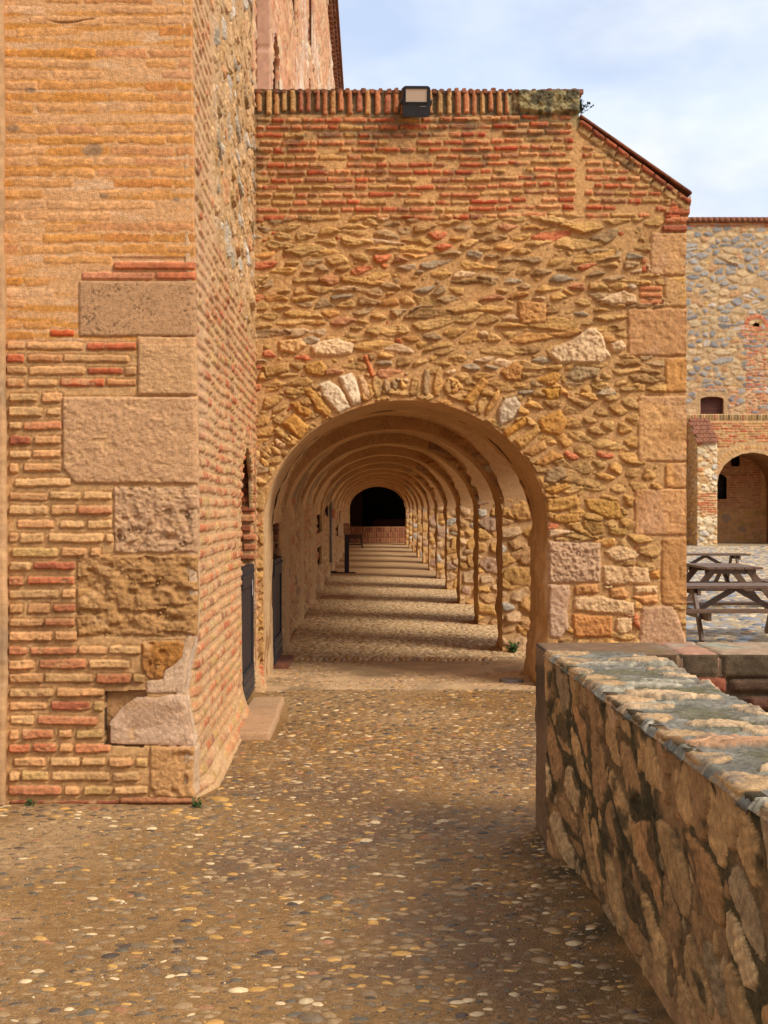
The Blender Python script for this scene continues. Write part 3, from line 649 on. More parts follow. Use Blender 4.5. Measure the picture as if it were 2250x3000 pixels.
# plastered wall at the far left
lw = empty('plastered_wall', (-2.6, YT, 0)); tag(lw, 'rough plastered wall edge at the far left of the photo, beside the brick buttress', 'wall')
r = Relief(-4.0, -1.962, 0, 9, .02, .012, A(208, 158, 108), 301, .012, .2)
gr = sstep(fbm(r.U, r.V, 2.2, 5, 4), .03, .2)[..., None]; r.C = r.C*(1-gr*.6)+A(150, 122, 92)*gr*.6
r.H += .02; r.H *= 1; 
def warp_l(P):
    m = P[:, 0] > -2.1; P[m, 0] += (fbm(P[m, 2], P[m, 2]*0, 3, 7, 4)*.035-.022*np.clip(P[m, 2]/4-.2, 0, 1)+.0); return P
r.mesh('plaster_face', (0, YT-.03, 0), (1, 0, 0), (0, 0, 1), (0, -1, 0), M_smooth, lw, warp=warp_l)
MB().box((-4.0, YT, 0), (-2.005, YT+3, 9)).build('wall_core', M_core, lw)

for o_ in bpy.data.objects:
    if o_.parent == lw: o_.location = -lw.location

# half doors ------------------------------------------------------
def half_door(name, x, y0, y1, z0, z1, label):
    root = empty(name, (x, (y0+y1)/2, 0)); tag(root, label, 'door', 'dark half height doors in the left wall')
    L_ = lambda a, b: ((a[0], a[1]-(y0+y1)/2, a[2]), (b[0], b[1]-(y0+y1)/2, b[2]))
    m = MB(); n = 5; wd = (y1-y0)/n
    for i in range(n): m.box(*L_((-.02, y0+i*wd+.003, z0), (.012, y0+(i+1)*wd-.003, z1)))
    m.build('board_panel', M_doorwood, root, .003)
    m = MB(); m.box(*L_((.012, y0, z1-.17), (.030, y1, z1))); m.box(*L_((.012, y1-.07, z0), (.028, y1, z1-.17))); m.build('frame', M_doorwood, root, .003)
    m = MB(); m.box(*L_((.013, y0, z0-.01), (.033, y1, z0+.2)))
    nt_ = 14
    for i in range(nt_):
        yy = y0+(y1-y0)*(i+.1)/nt_; ww = (y1-y0)*.8/nt_; m.box(*L_((.013, yy, z0+.2), (.032, yy+ww, z0+.232)))
    kp = m.build('kick_plate', M_iron, root, .002)
    m = MB()
    for i in range(7):
        for zz in (z0+.06, z0+.15, z1-.05): m.tube((.03, y0-(y0+y1)/2+(y1-y0)*(i+.5)/7, zz), (.042, y0-(y0+y1)/2+(y1-y0)*(i+.5)/7, zz), .011, .006, 8)
    m.build('studs', M_iron, kp, smooth=True)
    return root
d1 = half_door('half_door', -1.03, 11.05, 12.06, .06, 1.12, 'dark half door with studded metal kick plate, in front of the arch beside the stone step')
m = MB(); m.box((.030, .33, .86), (.033, .35, .99)); m.build('paper_strip', plain_mat('pale_pink_paper', A(210, 190, 195), A(230, 215, 215)), d1)
d2 = half_door('half_door', -.985, 13.98, 15.1, .06, 1.08, 'dark half door with bare rails, just inside the first arch')

# stone doorstep
def step(x0, x1, y0, y1, h, label, seed):
    r = Relief(x0, x1, y0, y1, .012, .015, A(196, 152, 110), seed, .004, .15)
    e = np.minimum(np.minimum(r.U-x0, x1-r.U), np.minimum(r.V-y0, y1-r.V)); r.H += -np.clip(.012-e, 0, .012)
    o = r.mesh('stone_step', (0, 0, h), (1, 0, 0), (0, 1, 0), (0, 0, 1), M_sand, skirt=.09); tag(o, label, 'step', 'stone steps along the left wall')
step(-.97, -.70, 9.75, 10.78, .055, 'worn tan stone step nearest the camera, at the foot of the brick wall', 11)
step(-.98, -.715, 10.79, 11.62, .050, 'farther tan stone step slab, touching the half door', 12)
MB().box((-1.0, 14.0, -.05), (-.82, 14.9, .05), .004).build('brick_threshold', M_tile, None, .006); tag(bpy.data.objects['brick_threshold'], 'low brick threshold below the half door inside the arch', 'threshold')

# ------------------------------------------------------------------ arcade: end wall
arc = empty('arcade', (.9, YF, 0)); tag(arc, 'long vaulted stone and brick arcade with a round arch and sloping right shoulder', 'arcade')
def par(o): o.location = (o.location[0]-arc.location[0], o.location[1]-arc.location[1], 0); o.parent = arc; return o
def fx(x): return px(x, YF)
def fz(y): return pz(y, YF)
ACX, AA, ABH, AZ = fx(1188), 1.2626, 1.12, 1.427
def arch_path(cx, a, bh, z0, n=60, zb=0.):
    return [(cx-a, zb)]+[(cx-a, zb+(z0-zb)*i/8) for i in range(1, 8)]+[(cx-a*math.cos(PI*i/n), z0+bh*math.sin(PI*i/n)) for i in range(n+1)]+[(cx+a, zb+(z0-zb)*i/8) for i in range(7, 0, -1)]+[(cx+a, zb)]
AP = arch_path(ACX, AA, ABH, AZ, 80, -.1)
r = Relief(fx(744), XO+.07, 0, 5.33, .0082, .0082, MORT, 401, .007, .12)
U, V = r.U, r.V
zb_ = fz(640)                     # bottom of the brickwork
xc = fx(1696)                     # right end of the parapet
archd = np.sqrt(((U-ACX)/AA)**2+(np.maximum(V-AZ, 0)/ABH)**2)
r.allow = (archd > 1.0) | ((V < AZ) & (np.abs(U-ACX) > AA))
r.allow &= (archd > 1.012) | (V < AZ)
# weather stains near the top
dk = sstep(V+fbm(U, V, 1.5, 4, 4)*.5, 4.85, 5.15)[..., None]*(.35+.65*sstep(fbm(U, V, 5, 14, 3), -.15, .15))[..., None]
r.C = r.C*(1-dk*.75)+A(128, 112, 88)*dk*.75
r.C = r.C*(1-.35*sstep(fz(560)-V, -.3, .9)[..., None]*0)
# quoins at the right
Q = [(1905, 682, 807), (1946, 812, 899), (1838, 904, 1043), (1948, 1048, 1150), (1868, 1160, 1353), (1949, 1357, 1430), (1858, 1432, 1568), (1937, 1575, 1771)]
QC = [A(206, 158, 112), A(208, 160, 98), A(196, 146, 102), A(206, 150, 92), A(212, 162, 112), A(214, 158, 100), A(212, 158, 110), A(194, 142, 92)]
for (x0, y0, y1), c in zip(Q, QC):
    c = c*np.array([1.13, 1.13, 1.02])
    r.rect(fx(x0), XO+.2, fz(y1), fz(y0), .018, c, .022, .035, .008, .007, cvar=.10)
    w_ = r.win((fx(x0)+XO)/2, (fz(y0)+fz(y1))/2, (XO-fx(x0))/2, (fz(y0)-fz(y1))/2)
    m = r.M[w_]; r.H[w_] += np.where(m, fbm(r.U[w_], r.V[w_], 12, y0, 4)*.012-sstep(vn(r.U[w_], r.V[w_], 22, y1), .62, .9)*.008, 0)
    mv = sstep(fbm(r.U[w_], r.V[w_], 4, y0+9, 3), 0, .15)[..., None]*.4; r.C[w_] = np.where(m[..., None], r.C[w_]*(1-mv)+A(208, 164, 130)*mv, r.C[w_])
def FP(pts): return [(fx(x), fz(y)) for x, y in pts]
r.poly(FP([(1880, 1775), (1970, 1775), (1985, 1800), (2020, 1900), (2100, 2030), (1865, 2030), (1875, 1830)]), .02, A(206, 162, 124), .03, .01, .01, .012, cvar=.12)
r.poly(FP([(1606, 1583), (1761, 1590), (1760, 1706), (1606, 1708)]), .026, A(208, 168, 132), .03, .01, .008, .03, cvar=.14)
r.poly(FP([(1606, 1711), (1668, 1712), (1672, 1740), (1660, 1790), (1668, 1840), (1640, 1870), (1606, 1868)]), .026, A(212, 174, 142), .03, .01, .01, .014, cvar=.12)
C4 = lambda pts: FP([(1450+x/2.074, 1450+y/2.074) for x, y in pts])
W1, W2, W3 = A(232, 190, 140), A(226, 164, 104), A(218, 150, 88)
for pts, c in (([(665, 340), (760, 300), (885, 360), (850, 395), (730, 405), (690, 380)], W1), ([(655, 430), (930, 435), (945, 540), (660, 545)], W1), ([(485, 548), (620, 540), (628, 600), (490, 605)], W2),
               ([(690, 570), (770, 555), (815, 590), (800, 625), (700, 622)], W2), ([(845, 552), (985, 555), (985, 598), (850, 600)], W1), ([(822, 612), (985, 608), (990, 655), (900, 662)], W2),
               ([(482, 620), (640, 612), (850, 650), (845, 735), (480, 700)], W1), ([(470, 722), (712, 735), (708, 860), (480, 866)], W3), ([(735, 745), (840, 740), (830, 830), (760, 852), (732, 820)], W1),
               ([(660, 548), (715, 545), (710, 572), (665, 570)], W1), ([(330, 205), (455, 215), (460, 240), (325, 262)], A(220, 182, 140)), ([(945, 470), (1000, 455), (1002, 505), (950, 512)], A(224, 160, 84)),
               ([(535, 150), (660, 160), (668, 230), (600, 252), (530, 200)], A(178, 134, 74)), ([(545, 20), (740, 30), (785, 140), (700, 152), (560, 90)], A(200, 150, 78)), ([(310, 20), (500, 0), (520, 60), (400, 105), (310, 95)], A(204, 154, 84)),
               ([(350, 120), (510, 110), (520, 160), (430, 182), (350, 160)], A(198, 146, 78)), ([(690, 195), (800, 200), (795, 250), (690, 245)], A(190, 148, 84)), ([(780, 0), (850, 10), (840, 75), (790, 60)], A(206, 158, 92))):
    r.poly(C4(pts), .03, c, .022, .01, .012, .02, cvar=.3)
C5 = lambda pts: FP([(1400+x/1.9518, 200+y/1.9518) for x, y in pts])
WH = A(238, 202, 156)
for pts, c in (([(400, 1640), (435, 1590), (540, 1555), (620, 1490), (665, 1480), (715, 1530), (735, 1600), (765, 1650), (700, 1690), (460, 1690)], WH), ([(230, 1330), (390, 1345), (395, 1460), (250, 1465), (228, 1400)], A(214, 156, 94)),
               ([(665, 1325), (830, 1272), (905, 1305), (908, 1350), (760, 1352)], WH), ([(750, 1575), (820, 1555), (848, 1590), (830, 1620), (780, 1625)], WH), ([(850, 1240), (900, 1228), (915, 1255), (880, 1278)], A(214, 190, 160)),
               ([(320, 1785), (440, 1730), (475, 1760), (420, 1820)], A(206, 150, 74)), ([(365, 1830), (470, 1820), (465, 1880), (400, 1905)], A(210, 154, 70)), ([(915, 1880), (1060, 1870), (1060, 1990), (915, 1990)], A(208, 158, 106)), ([(860, 1760), (960, 1742), (1040, 1790), (1000, 1812), (890, 1800)], A(176, 136, 86)),
               ([(780, 1690), (860, 1655), (930, 1665), (940, 1700), (830, 1712)], A(180, 136, 82)), ([(0, 1505), (40, 1495), (68, 1522), (30, 1540), (0, 1530)], WH), ([(125, 1735), (200, 1680), (255, 1700), (250, 1790), (160, 1790)], A(196, 140, 78)), ([(500, 1760), (560, 1700), (700, 1710), (690, 1760), (560, 1800)], A(180, 150, 108))):
    r.poly(C5(pts), .034 if c is not WH else .045, c, .025, .01, .012, .022, cvar=.18)
C7 = lambda pts: FP([(700+x/1.659, 1000+y/1.659) for x, y in pts])
for pts, c in (([(385, 205), (440, 190), (500, 230), (540, 320), (490, 355), (440, 310), (400, 260)], A(240, 214, 176)), ([(480, 170), (550, 150), (580, 210), (597, 300), (550, 318), (515, 245)], A(242, 218, 182)),
               ([(345, 20), (400, 0), (480, -15), (560, 10), (550, 60), (450, 75), (360, 65)], WH), ([(190, 0), (300, -20), (330, 20), (280, 60), (200, 55)], A(226, 176, 116)), ([(1255, 330), (1290, 275), (1350, 265), (1370, 310), (1330, 380), (1260, 415)], A(216, 190, 156)),
               ([(205, 400), (270, 345), (345, 420), (300, 480)], A(214, 156, 80)), ([(310, 230), (350, 215), (450, 340), (440, 375), (380, 340)], A(206, 152, 80)), ([(245, 300), (290, 290), (355, 340), (350, 375), (290, 350)], A(208, 152, 78)),
               ([(320, 110), (400, 90), (430, 130), (410, 175), (330, 160)], A(204, 152, 82)), ([(105, 120), (240, 100), (250, 150), (130, 180)], A(190, 144, 84)), ([(600, 70), (625, 62), (665, 165), (645, 180)], A(214, 128, 80)),
               ([(1085, 290), (1180, 170), (1215, 200), (1130, 315)], A(214, 158, 82)), ([(1280, 440), (1390, 360), (1405, 400), (1300, 470)], A(214, 152, 70)), ([(1460, 380), (1560, 330), (1600, 400), (1560, 460), (1470, 440)], A(216, 156, 80)), ([(1335, 480), (1450, 400), (1470, 440), (1370, 530)], A(206, 156, 90)),
               ([(1380, 540), (1480, 480), (1500, 520), (1420, 560)], A(210, 158, 96)), ([(1420, 600), (1520, 530), (1590, 560), (1480, 610)], A(206, 148, 82)), ([(1480, 720), (1590, 680), (1615, 710), (1520, 750)], A(206, 150, 76)), ([(1500, 800), (1640, 760), (1659, 810), (1560, 830)], A(206, 152, 84))):
    r.poly(C7(pts), .035, c, .025, .01, .010, .02, cvar=.22)
# voussoirs: slim radial stones standing round the arch
rg_ = r.rng
t_ = .12
while t_ < PI-.12:
    wd = rg_.uniform(.045, .10); ln = rg_.uniform(.16, .30)*(1 if 1.0 < t_ < 2.2 else .9)
    if t_ < .9: wd *= 1.3
    R0 = 1.035; cu = ACX+(AA*R0+ln/2)*math.cos(t_); cv = AZ+(ABH*R0+ln/2)*math.sin(t_)
    r.stone(cu, cv, ln/2, wd/2, t_+rg_.normal(0, .10), rg_.uniform(.02, .04), pick(rg_, OCH+SCH[:3]+PALE[:1]), 'lens' if rg_.rand() < .5 else 'block', .018, .009, .012, .003, .12, strat=(t_+rg_.normal(0, .1), 60, .014))
    t_ += (wd+.018)/(AA+.1)
# coping of upright bricks, then a mortar lump
u = fx(752)
while u < fx(1505):
    wd = rg_.uniform(.036, .052)
    if not (1.06 < u-fx(752) < 1.13): r.rect(u, u+wd, 5.31-.215*rg_.uniform(.86, 1.06), 5.305, rg_.uniform(.018, .034), pick(rg_, [(3, A(208, 136, 94)), (2, A(214, 156, 102)), (2, A(190, 120, 90)), (.6, A(206, 160, 104))]), .012, .012, .005, .006, .02, cvar=.2)
    u += wd+rg_.uniform(.02, .045)
m = (V > 5.09)
r.C[m & ~r.M] = (r.C*.25+A(92, 82, 60)*.6)[m & ~r.M]
r.poly([(fx(1508), 5.315), (xc+.02, 5.315), (xc+.02, 5.10), (fx(1600), 5.08), (fx(1508), 5.13)], .05, A(124, 116, 84), .03, .02, .012, .03, cvar=.6)
lm = inside([(fx(1480), 5.32), (xc+.05, 5.32), (xc+.05, 4.95), (fx(1500), 4.93)], U, V)
lc = sstep(fbm(U, V, 14, 91, 4), -.12, .12)[..., None]; gl2 = A(96, 88, 66)*(1-lc)+A(178, 162, 116)*lc
wl = (lm*sstep(V+fbm(U, V, 6, 3, 3)*.25, 4.93, 5.1))[..., None]; r.C = r.C*(1-wl*.85)+gl2*wl*.85; 
# brickwork
r.allow0 = r.allow.copy()
slope = lambda u: 5.06-(u-xc)*(5.06-4.36)/(2.79-xc)
r.allow = r.allow0 & (V < 5.09) & ((U < xc+.01) | (V < slope(U)-.12))
seam = np.abs(U-(xc-.02+(5.0-V)*.06)) < .03; r.allow &= ~seam
PB1 = [(4, A(212, 134, 90)), (2.6, A(204, 112, 72)), (2.6, A(218, 156, 104)), (2, A(202, 154, 94)), (1.5, A(176, 120, 86)), (.8, A(196, 96, 62))]
r.bricks(fx(752), XO, zb_-.01, 5.09, .0665, .040, (.09, .25), PB1, (.014, .030), .06, .022, .012, warp=.006, jit=.06, edge=.011, rough=.006, cvar=.24)
r.allow = r.allow0 & (V < zb_+.02)
# slanting cap over the shoulder
for i in range(9):
    a0 = i/9; a1 = (i+.95)/9; u0 = xc+.02+(XO+.03-xc)*a0; u1 = xc+.02+(XO+.03-xc)*a1
    s0, s1 = slope(u0), slope(u1); th = .045
    r.poly([(u0, s0), (u1, s1), (u1-.02, s1-th), (u0-.02, s0-th)], .04, pick(rg_, [(2, A(176, 98, 66)), (2, A(150, 84, 60)), (1, A(190, 122, 80))]), .012, .008, .005, .006, cvar=.3)
    r.poly([(u0, s0-th-.004), (u1, s1-th-.004), (u1-.04, s1-th-.06), (u0-.04, s0-th-.06)], .02, A(196, 156, 104), .02, .008, .008, .008, cvar=.3)
for k2, (z0_, z1_, o) in enumerate(((4.27, 4.34, .04), (4.19, 4.255, .03), (4.12, 4.18, .01), (4.045, 4.105, .0))):
    r.rect(fx(1948 if k2 != 3 else 1940), XO+o+.02, z0_, z1_, .03, pick(rg_, [(1, A(196, 112, 76)), (1, A(180, 104, 76)), (1, A(208, 132, 90))]), .014, .015, .006, .008, cvar=.25)
# little bricks between the quoins
for (x0, x1, y0, y1, n_) in ((1873, 1940, 838, 897, 3), (1880, 1895, 754, 805, 2)):
    for i in range(n_):
        ya = y0+(y1-y0)*i/n_; r.rect(fx(x0), fx(x1), fz(ya+(y1-y0)/n_*.7), fz(ya), .018, pick(rg_, BR), .012, .01, .004)
# rubble: long slanting schist above, rounder ochre below
rad_ang = lambda u, v: 0. if v > 2.9 else -.1*(u-ACX)
SCR = SCH+[(.9, A(212, 126, 84)), (.5, A(228, 190, 146))]
r.cells(.185, .078, SCR, .012, (.018, .045), .24, (.72, 1.), .40, .30, .016, .014, .010, region=lambda u, v: v > 2.62, rot=.04, skip=.05)
r.cells(.165, .095, OCH+SCH[:2]+[(.8, A(212, 128, 86))], .012, (.018, .045), .22, (.76, 1.), .40, .28, .016, .014, .011, region=lambda u, v: v <= 2.72 and u < .45, rot=.5, skip=.04)
r.cells(.175, .095, OCH+SCH[:2]+[(.8, A(212, 128, 86))], .012, (.018, .045), .22, (.76, 1.), .40, .28, .016, .014, .011, region=lambda u, v: v <= 2.72 and u >= .45, rot=-.25 if True else 0, skip=.04)
r.fill((.03, .09), SCH[:3]+RED[:2], ('block', 'lens'), (.4, .8), (.008, .02), .4, 2600, .003, .010, .008, .008)
smear(r, (V > zb_-.05) & (V < 5.09), MORT*.95, 13, .05, .2, .75, 5)
smear(r, (V > 2.4) & (V < zb_), MORT, 9, .14, .3, .5, 6)
smear(r, (V > 4.5) & (V < 5.09), A(110, 96, 74), 7, .04, .2, .5, 7, 0)
smear(r, V < 4.2, A(176, 120, 64), 3, .05, .25, .35, 8, 0)
r.H += .012*fbm(U, V, 1.4, 33, 3)+fbm(U, V, 45, 34, 2)*.006
# stained lower foot and warm stains
r.C *= np.array([1.08, 1.03, .96])
wt = sstep(fbm(U, V, .9, 45, 3), .0, .2)[..., None]; r.C *= (1+.10*wt-.05)
outer = [(fx(744), -.05), (XO, -.05), (XO, 4.04), (XO+.0, 4.12), (XO+.03, 4.2), (XO+.045, 4.3), (XO+.05, 4.37)]+[(u, slope(u)+.004*math.sin(u*40)) for u in np.linspace(XO+.02, xc+.01, 24)]+[(xc, 5.07), (xc+.0, 5.30), (fx(744), 5.315)]
def warp_f(P):
    m = P[:, 0] > 2.5; P[m, 0] += (fbm(P[m, 2], P[m, 2]*0, 5, 7, 4)*.022)*np.clip((P[m, 0]-2.5)/.29, 0, 1)
    m = P[:, 2] > 5.25; P[m, 2] += fbm(P[m, 0], P[m, 0]*0, 14, 9, 2)*.02
    return P
o = r.mesh('end_wall', (0, YF, 0), (1, 0, 0), (0, 0, 1), (0, -1, 0), M_wall, None, outer=outer, holes=[AP], skirt=.1, warp=warp_f); par(o)
tag(o, 'end wall of rubble with brick top and soldier course coping')

def intrados(name, path, Y0, Y1, amp, col, seed, ny=None, mat=M_smooth, rough=None):
    P_ = np.array(path); seg = np.hypot(*(P_[1:]-P_[:-1]).T); cum = np.concatenate([[0], np.cumsum(seg)]); n = max(20, int(cum[-1]/.03)); s_ = np.linspace(0, cum[-1], n)
    X_ = np.interp(s_, cum, P_[:, 0]); Z_ = np.interp(s_, cum, P_[:, 1])
    dx = np.gradient(X_); dz = np.gradient(Z_); l = np.hypot(dx, dz); nx, nz_ = dz/l, -dx/l           # inward
    ny = ny or max(2, int((Y1-Y0)/.03)+1); yy = np.linspace(Y0, Y1, ny); S, YY = np.meshgrid(s_, yy)
    H = fbm(S, YY, 2.5, seed, 4)*amp*2+fbm(S, YY, 14, seed+3, 3)*amp*.8
    if rough is not None: H = H+rough(np.tile(X_, (ny, 1)), np.tile(Z_, (ny, 1)), YY, S)
    H = H*sstep(np.minimum(YY-Y0, 1e9), -.001, .03)-.004
    P3 = np.stack([X_[None]+H*nx[None], YY, Z_[None]+H*nz_[None]], -1)
    C = np.empty(P3.shape); C[:] = col; C *= (1+fbm(S, YY, 3, seed+7, 4)*.45)[..., None]
    o = mesh_np(name, P3.reshape(-1, 3), grid_np(n, ny), mat, C.reshape(-1, 3)); return par(o)
def rghr(X_, Z_, Y_, S):
    m = (X_ > 1) & (Z_ < 1.5); return np.where(m, fbm(S, Y_, 5, 5, 3)*.12+.02+.06*sstep(.5-Z_, 0, .5), 0)*sstep(1.5-Z_, 0, .25)
intrados('first_arch_soffit', AP, YF, 13.9,   .02, A(214, 172, 122), 21, rough=rghr)

# ribs, piers, vault, side arches ---------------------------------
RY = [15.7, 19.25, 23.3, 27.4, 31.6, 35.9, 40.3, 44.9, 49.8, 54.8, 60.0]
RT = .72
RCX, RA_, RB, RZ = .235, 1.20, 1.0, 1.46
VA, VB = 1.24, 1.15
RP = arch_path(RCX, RA_, RB, RZ, 48, -.05)
CL = A(200, 152, 100)
for i, y in enumerate(RY):
    res = .011 if i < 2 else (.016 if i < 4 else .03)
    r = Relief(XG-.02, 1.92, 0, 2.72, res, res, A(222, 174, 118), 500+i, .010, .14)
    U, V = r.U, r.V; ad_ = np.sqrt(((U-RCX)/RA_)**2+(np.maximum(V-RZ, 0)/RB)**2); r.allow = (ad_ > 1.0)
    r.allow &= (V < 1.75) | (ad_ > 1.01) & (ad_ < 1.25)
    PP = PALE+OCH[:1]+[(.8, A(204, 190, 168))]
    if i < 6:
        r.fill((.26, .42), PP, ('block',), (.5, .8), (.03, .05), .08, 60, .006, .022, .014, .014, strat=False, box=(1.40, 1.9, 0, 1.9), cvar=.3)
        r.cells(.24, .13, PP, .014, (.02, .05), .2, (.8, 1.), .36, .2, .02, .014, .012, strat=.008, box=(1.30, 1.92, 0, 2.3))
    else: r.cells(.26, .17, PP, .02, (.02, .04), .2, (.8, 1.), .36, .2, .03, .01, .01, strat=0, box=(1.36, 1.92, 0, 2.2))
    o = r.mesh('pier_face', (0, y, 0), (1, 0, 0), (0, 0, 1), (0, -1, 0), M_wall, None, holes=[RP], skirt=.06); par(o)
    intrados('rib_soffit', RP, y, y+RT, .014, A(228, 180, 122), 600+i, rough=(lambda X_, Z_, Y_, S: np.where((X_ > 1) & (Z_ < 1.6), fbm(S, Y_, 4, 9, 3)*.09, 0)))
    mb = MB(); mb.box((1.93, y, GC-.2), (XO-.08, y+RT, 4.2)); mb.box((1.46, y+RT-.03, 0), (1.93, y+RT, 2.9)); mb.box((1.90, y+.004, 0), (1.93, y+RT-.03, 2.9))
    mb.prism([(1.86, y, 4.2), (XO-.08, y, 4.2), (XO-.08, y, 4.36), (1.86, y, 5.04)], (0, y, 0), (0, y+RT, 0))
    par(mb.build('buttress_block', M_core, None, .01))
ED = [13.9]+[y+RT for y in RY]
EN = RY+[62.9]
# solid shoulder behind the end wall
mb = MB(); mb.box((1.62, YF+.02, GC-.2), (XO-.02, 13.9, 4.05)); mb.box((1.62, YF+.02, 4.05), (XP-.01, 13.9, 5.28))
mb.prism([(XP-.01, YF+.02, 4.05), (XO-.02, YF+.02, 4.05), (XO-.02, YF+.02, 4.33), (XP-.01, YF+.02, 5.02)], (0, YF, 0), (0, 13.88, 0))
mb.box((-1.04, YF+.11, 2.62), (1.62, 13.9, 5.28)); mb.box((-1.3, YF+.11, 0), (-.975, 13.9, 2.62)); par(mb.build('wall_core', M_core, None))
# tile slabs on the slanting shoulder and the coping's top
mb = MB(); dxs, dzs = (XO+.06-xc), (4.36-5.06)
mb.prism([(xc+.01, YF-.03, 5.065), (XO+.05, YF-.03, 4.375), (XO+.05, YF-.03, 4.40), (xc+.01, YF-.03, 5.09)], (0, 0, 0), (0, 1.25, 0)); par(mb.build('shoulder_tiles', M_tile, None, .006))
SZ, SH = 1.35, 1.15               # side arch springing and rise
gv = MB()
for i, (ya, yb) in enumerate(zip(ED, EN)):
    fine_ = i < 5; ny = max(12, int((yb-ya)/(.028 if fine_ else .07))); nt2 = 120 if fine_ else 46; yy = np.linspace(ya-.01, yb+.01, ny)
    cyy, hw = (ya+yb)/2, (yb-ya)/2+.02
    hs = SZ+SH*np.sqrt(np.clip(1-((yy-cyy)/hw)**2, 0, 1))
    t1 = np.arcsin(np.clip((hs-RZ)/VB, -.25, 1)); T = t1[:, None]+(PI-t1[:, None])*np.linspace(0, 1, nt2)[None]
    YY = np.repeat(yy[:, None], nt2, 1); S = T*1.3
    H = fbm(S, YY, 2.2, 700+i, 4)*.06+fbm(S, YY, 13, 710+i, 4)*.035
    rl = Relief(ya-.05, yb+.05, -.4, 1.7, .02, .02, A(222, 176, 124), 740+i, .01)
    rl.cells(.24, .11, PALE+OCH[:2]+[(.8, A(190, 150, 104))], .014, (.015, .04), .2, (.75, 1.), .38, .2, .02, .014, .012, strat=.008)
    iu = np.clip(((YY-rl.u[0])/rl.du+.5).astype(int), 0, len(rl.u)-1); iv = np.clip(((S*.92-rl.v[0])/rl.dv+.5).astype(int), 0, len(rl.v)-1)
    sm_ = 1-sstep(S+fbm(YY, S, 1.6, 750+i, 3)*.7, .55, .8)
    H = H*(1-sm_)+rl.H[iv, iu]*sm_
    bl = (sstep(YY, ya, yb) if i == 0 else 1+0*YY); X_ = (ACX*(1-bl)+RCX*bl)+(AA*(1-bl)+VA*bl-H)*np.cos(T); Z_ = (AZ*(1-bl)+RZ*bl)+(ABH*(1-bl)+VB*bl-H)*np.sin(T)
    # last row of the lunette joins the side arch soffit
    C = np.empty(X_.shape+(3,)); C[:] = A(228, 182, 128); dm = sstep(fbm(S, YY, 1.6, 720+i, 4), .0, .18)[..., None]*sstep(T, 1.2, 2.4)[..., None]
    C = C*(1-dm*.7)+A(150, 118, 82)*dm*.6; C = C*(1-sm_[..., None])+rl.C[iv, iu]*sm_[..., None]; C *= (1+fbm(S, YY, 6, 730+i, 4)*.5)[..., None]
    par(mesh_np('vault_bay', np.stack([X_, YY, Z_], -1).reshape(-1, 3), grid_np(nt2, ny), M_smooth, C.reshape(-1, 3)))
    # side arch soffit out to the courtyard face
    ne = 10; E_ = np.linspace(0, 1, ne); Xs = X_[:, :1]*(1-E_)+XP*E_; Zs = Z_[:, :1]*(1-E_)+(hs[:, None])*E_; Ys = np.repeat(yy[:, None], ne, 1)
    Cs = np.empty(Xs.shape+(3,)); Cs[:] = A(222, 176, 126)
    par(mesh_np('side_arch_soffit', np.stack([Xs, Ys, Zs], -1).reshape(-1, 3), grid_np(ne, ny), M_smooth, Cs.reshape(-1, 3)))
    r = Relief(ya-RT/2 if i else ya, yb+RT/2, 1.2, 5.3, .05, .04, MORT, 800+i, .01)
    hole_ = [(ya, 1.1)]+list(zip(yy, hs))+[(yb, 1.1)]
    r.bricks(ya-RT, yb+RT, 3.9, 5.1, .09, .06, (.2, .34), BR, (.01, .02), .02); r.fill((.15, .35), SCH+OCH, ('lens', 'block'), (.3, .6), (.02, .04), .1, 500, .01)
    o = r.mesh('courtyard_face', (XP, 0, 0), (0, 1, 0), (0, 0, 1), (1, 0, 0), M_wall, None, outer=[(ya-.36, 1.3), (yb+.36, 1.3), (yb+.36, 5.29), (ya-.36, 5.29)], holes=[hole_]); par(o)
mb = MB(); mb.box((-1.3, 13.9, 4.7), (XP-.06, 63, 4.95)); mb.box((1.55, 13.9, 4.95), (XP-.06, 63, 5.28)); par(mb.build('terrace_roof', M_core, None))
mb = MB(); y = 12.66
while y < 62: mb.box((1.5, y, 5.28), (XP+.03, y+.045, 5.32), .004); y += .075
par(mb.build('parapet_coping', M_tile, None))
# coping return along the top of the end wall
mb = MB(); u = fx(752)
while u < xc-.03: wd = random.uniform(.038, .05); mb.box((u, YF-.03, 5.27), (u+wd, YF+.32, 5.312+random.uniform(-.006, .012)), .003); u += wd+random.uniform(.02, .035)
par(mb.build('brick_coping', M_tile, None, .006))

# far end of the gallery: low brick wall in front of a dark room
r = Relief(-1.3, 3.2, 0, .73, .02, .012, A(170, 120, 80), 901, .004)
for rr in range(3):
    u = -1.3
    while u < 1.7 + (.3 if rr < 1 else 0): r.rect(u, u+.055, .02+rr*.235, .02+rr*.235+.205, .012, pick(r.rng, [(2, A(176, 110, 80)), (1, A(190, 130, 86)), (1, A(160, 88, 66))]), .01, .008, .002); u += .078
o = r.mesh('low_brick_wall', (0, 62.9, 0), (1, 0, 0), (0, 0, 1), (0, -1, 0), M_wall, None); par(o)
mb = MB(); mb.box((-1.3, 62.95, -.1), (3.2, 63.3, .72)); par(mb.build('low_wall_core', M_core, None))
mb = MB(); mb.box((1.50, 62.95, .7), (3.2, 63.3, 5.0)); mb.box((-1.3, 62.96, 2.75), (1.5, 63.3, 5.0)); par(mb.build('end_jamb', M_plaster, None))
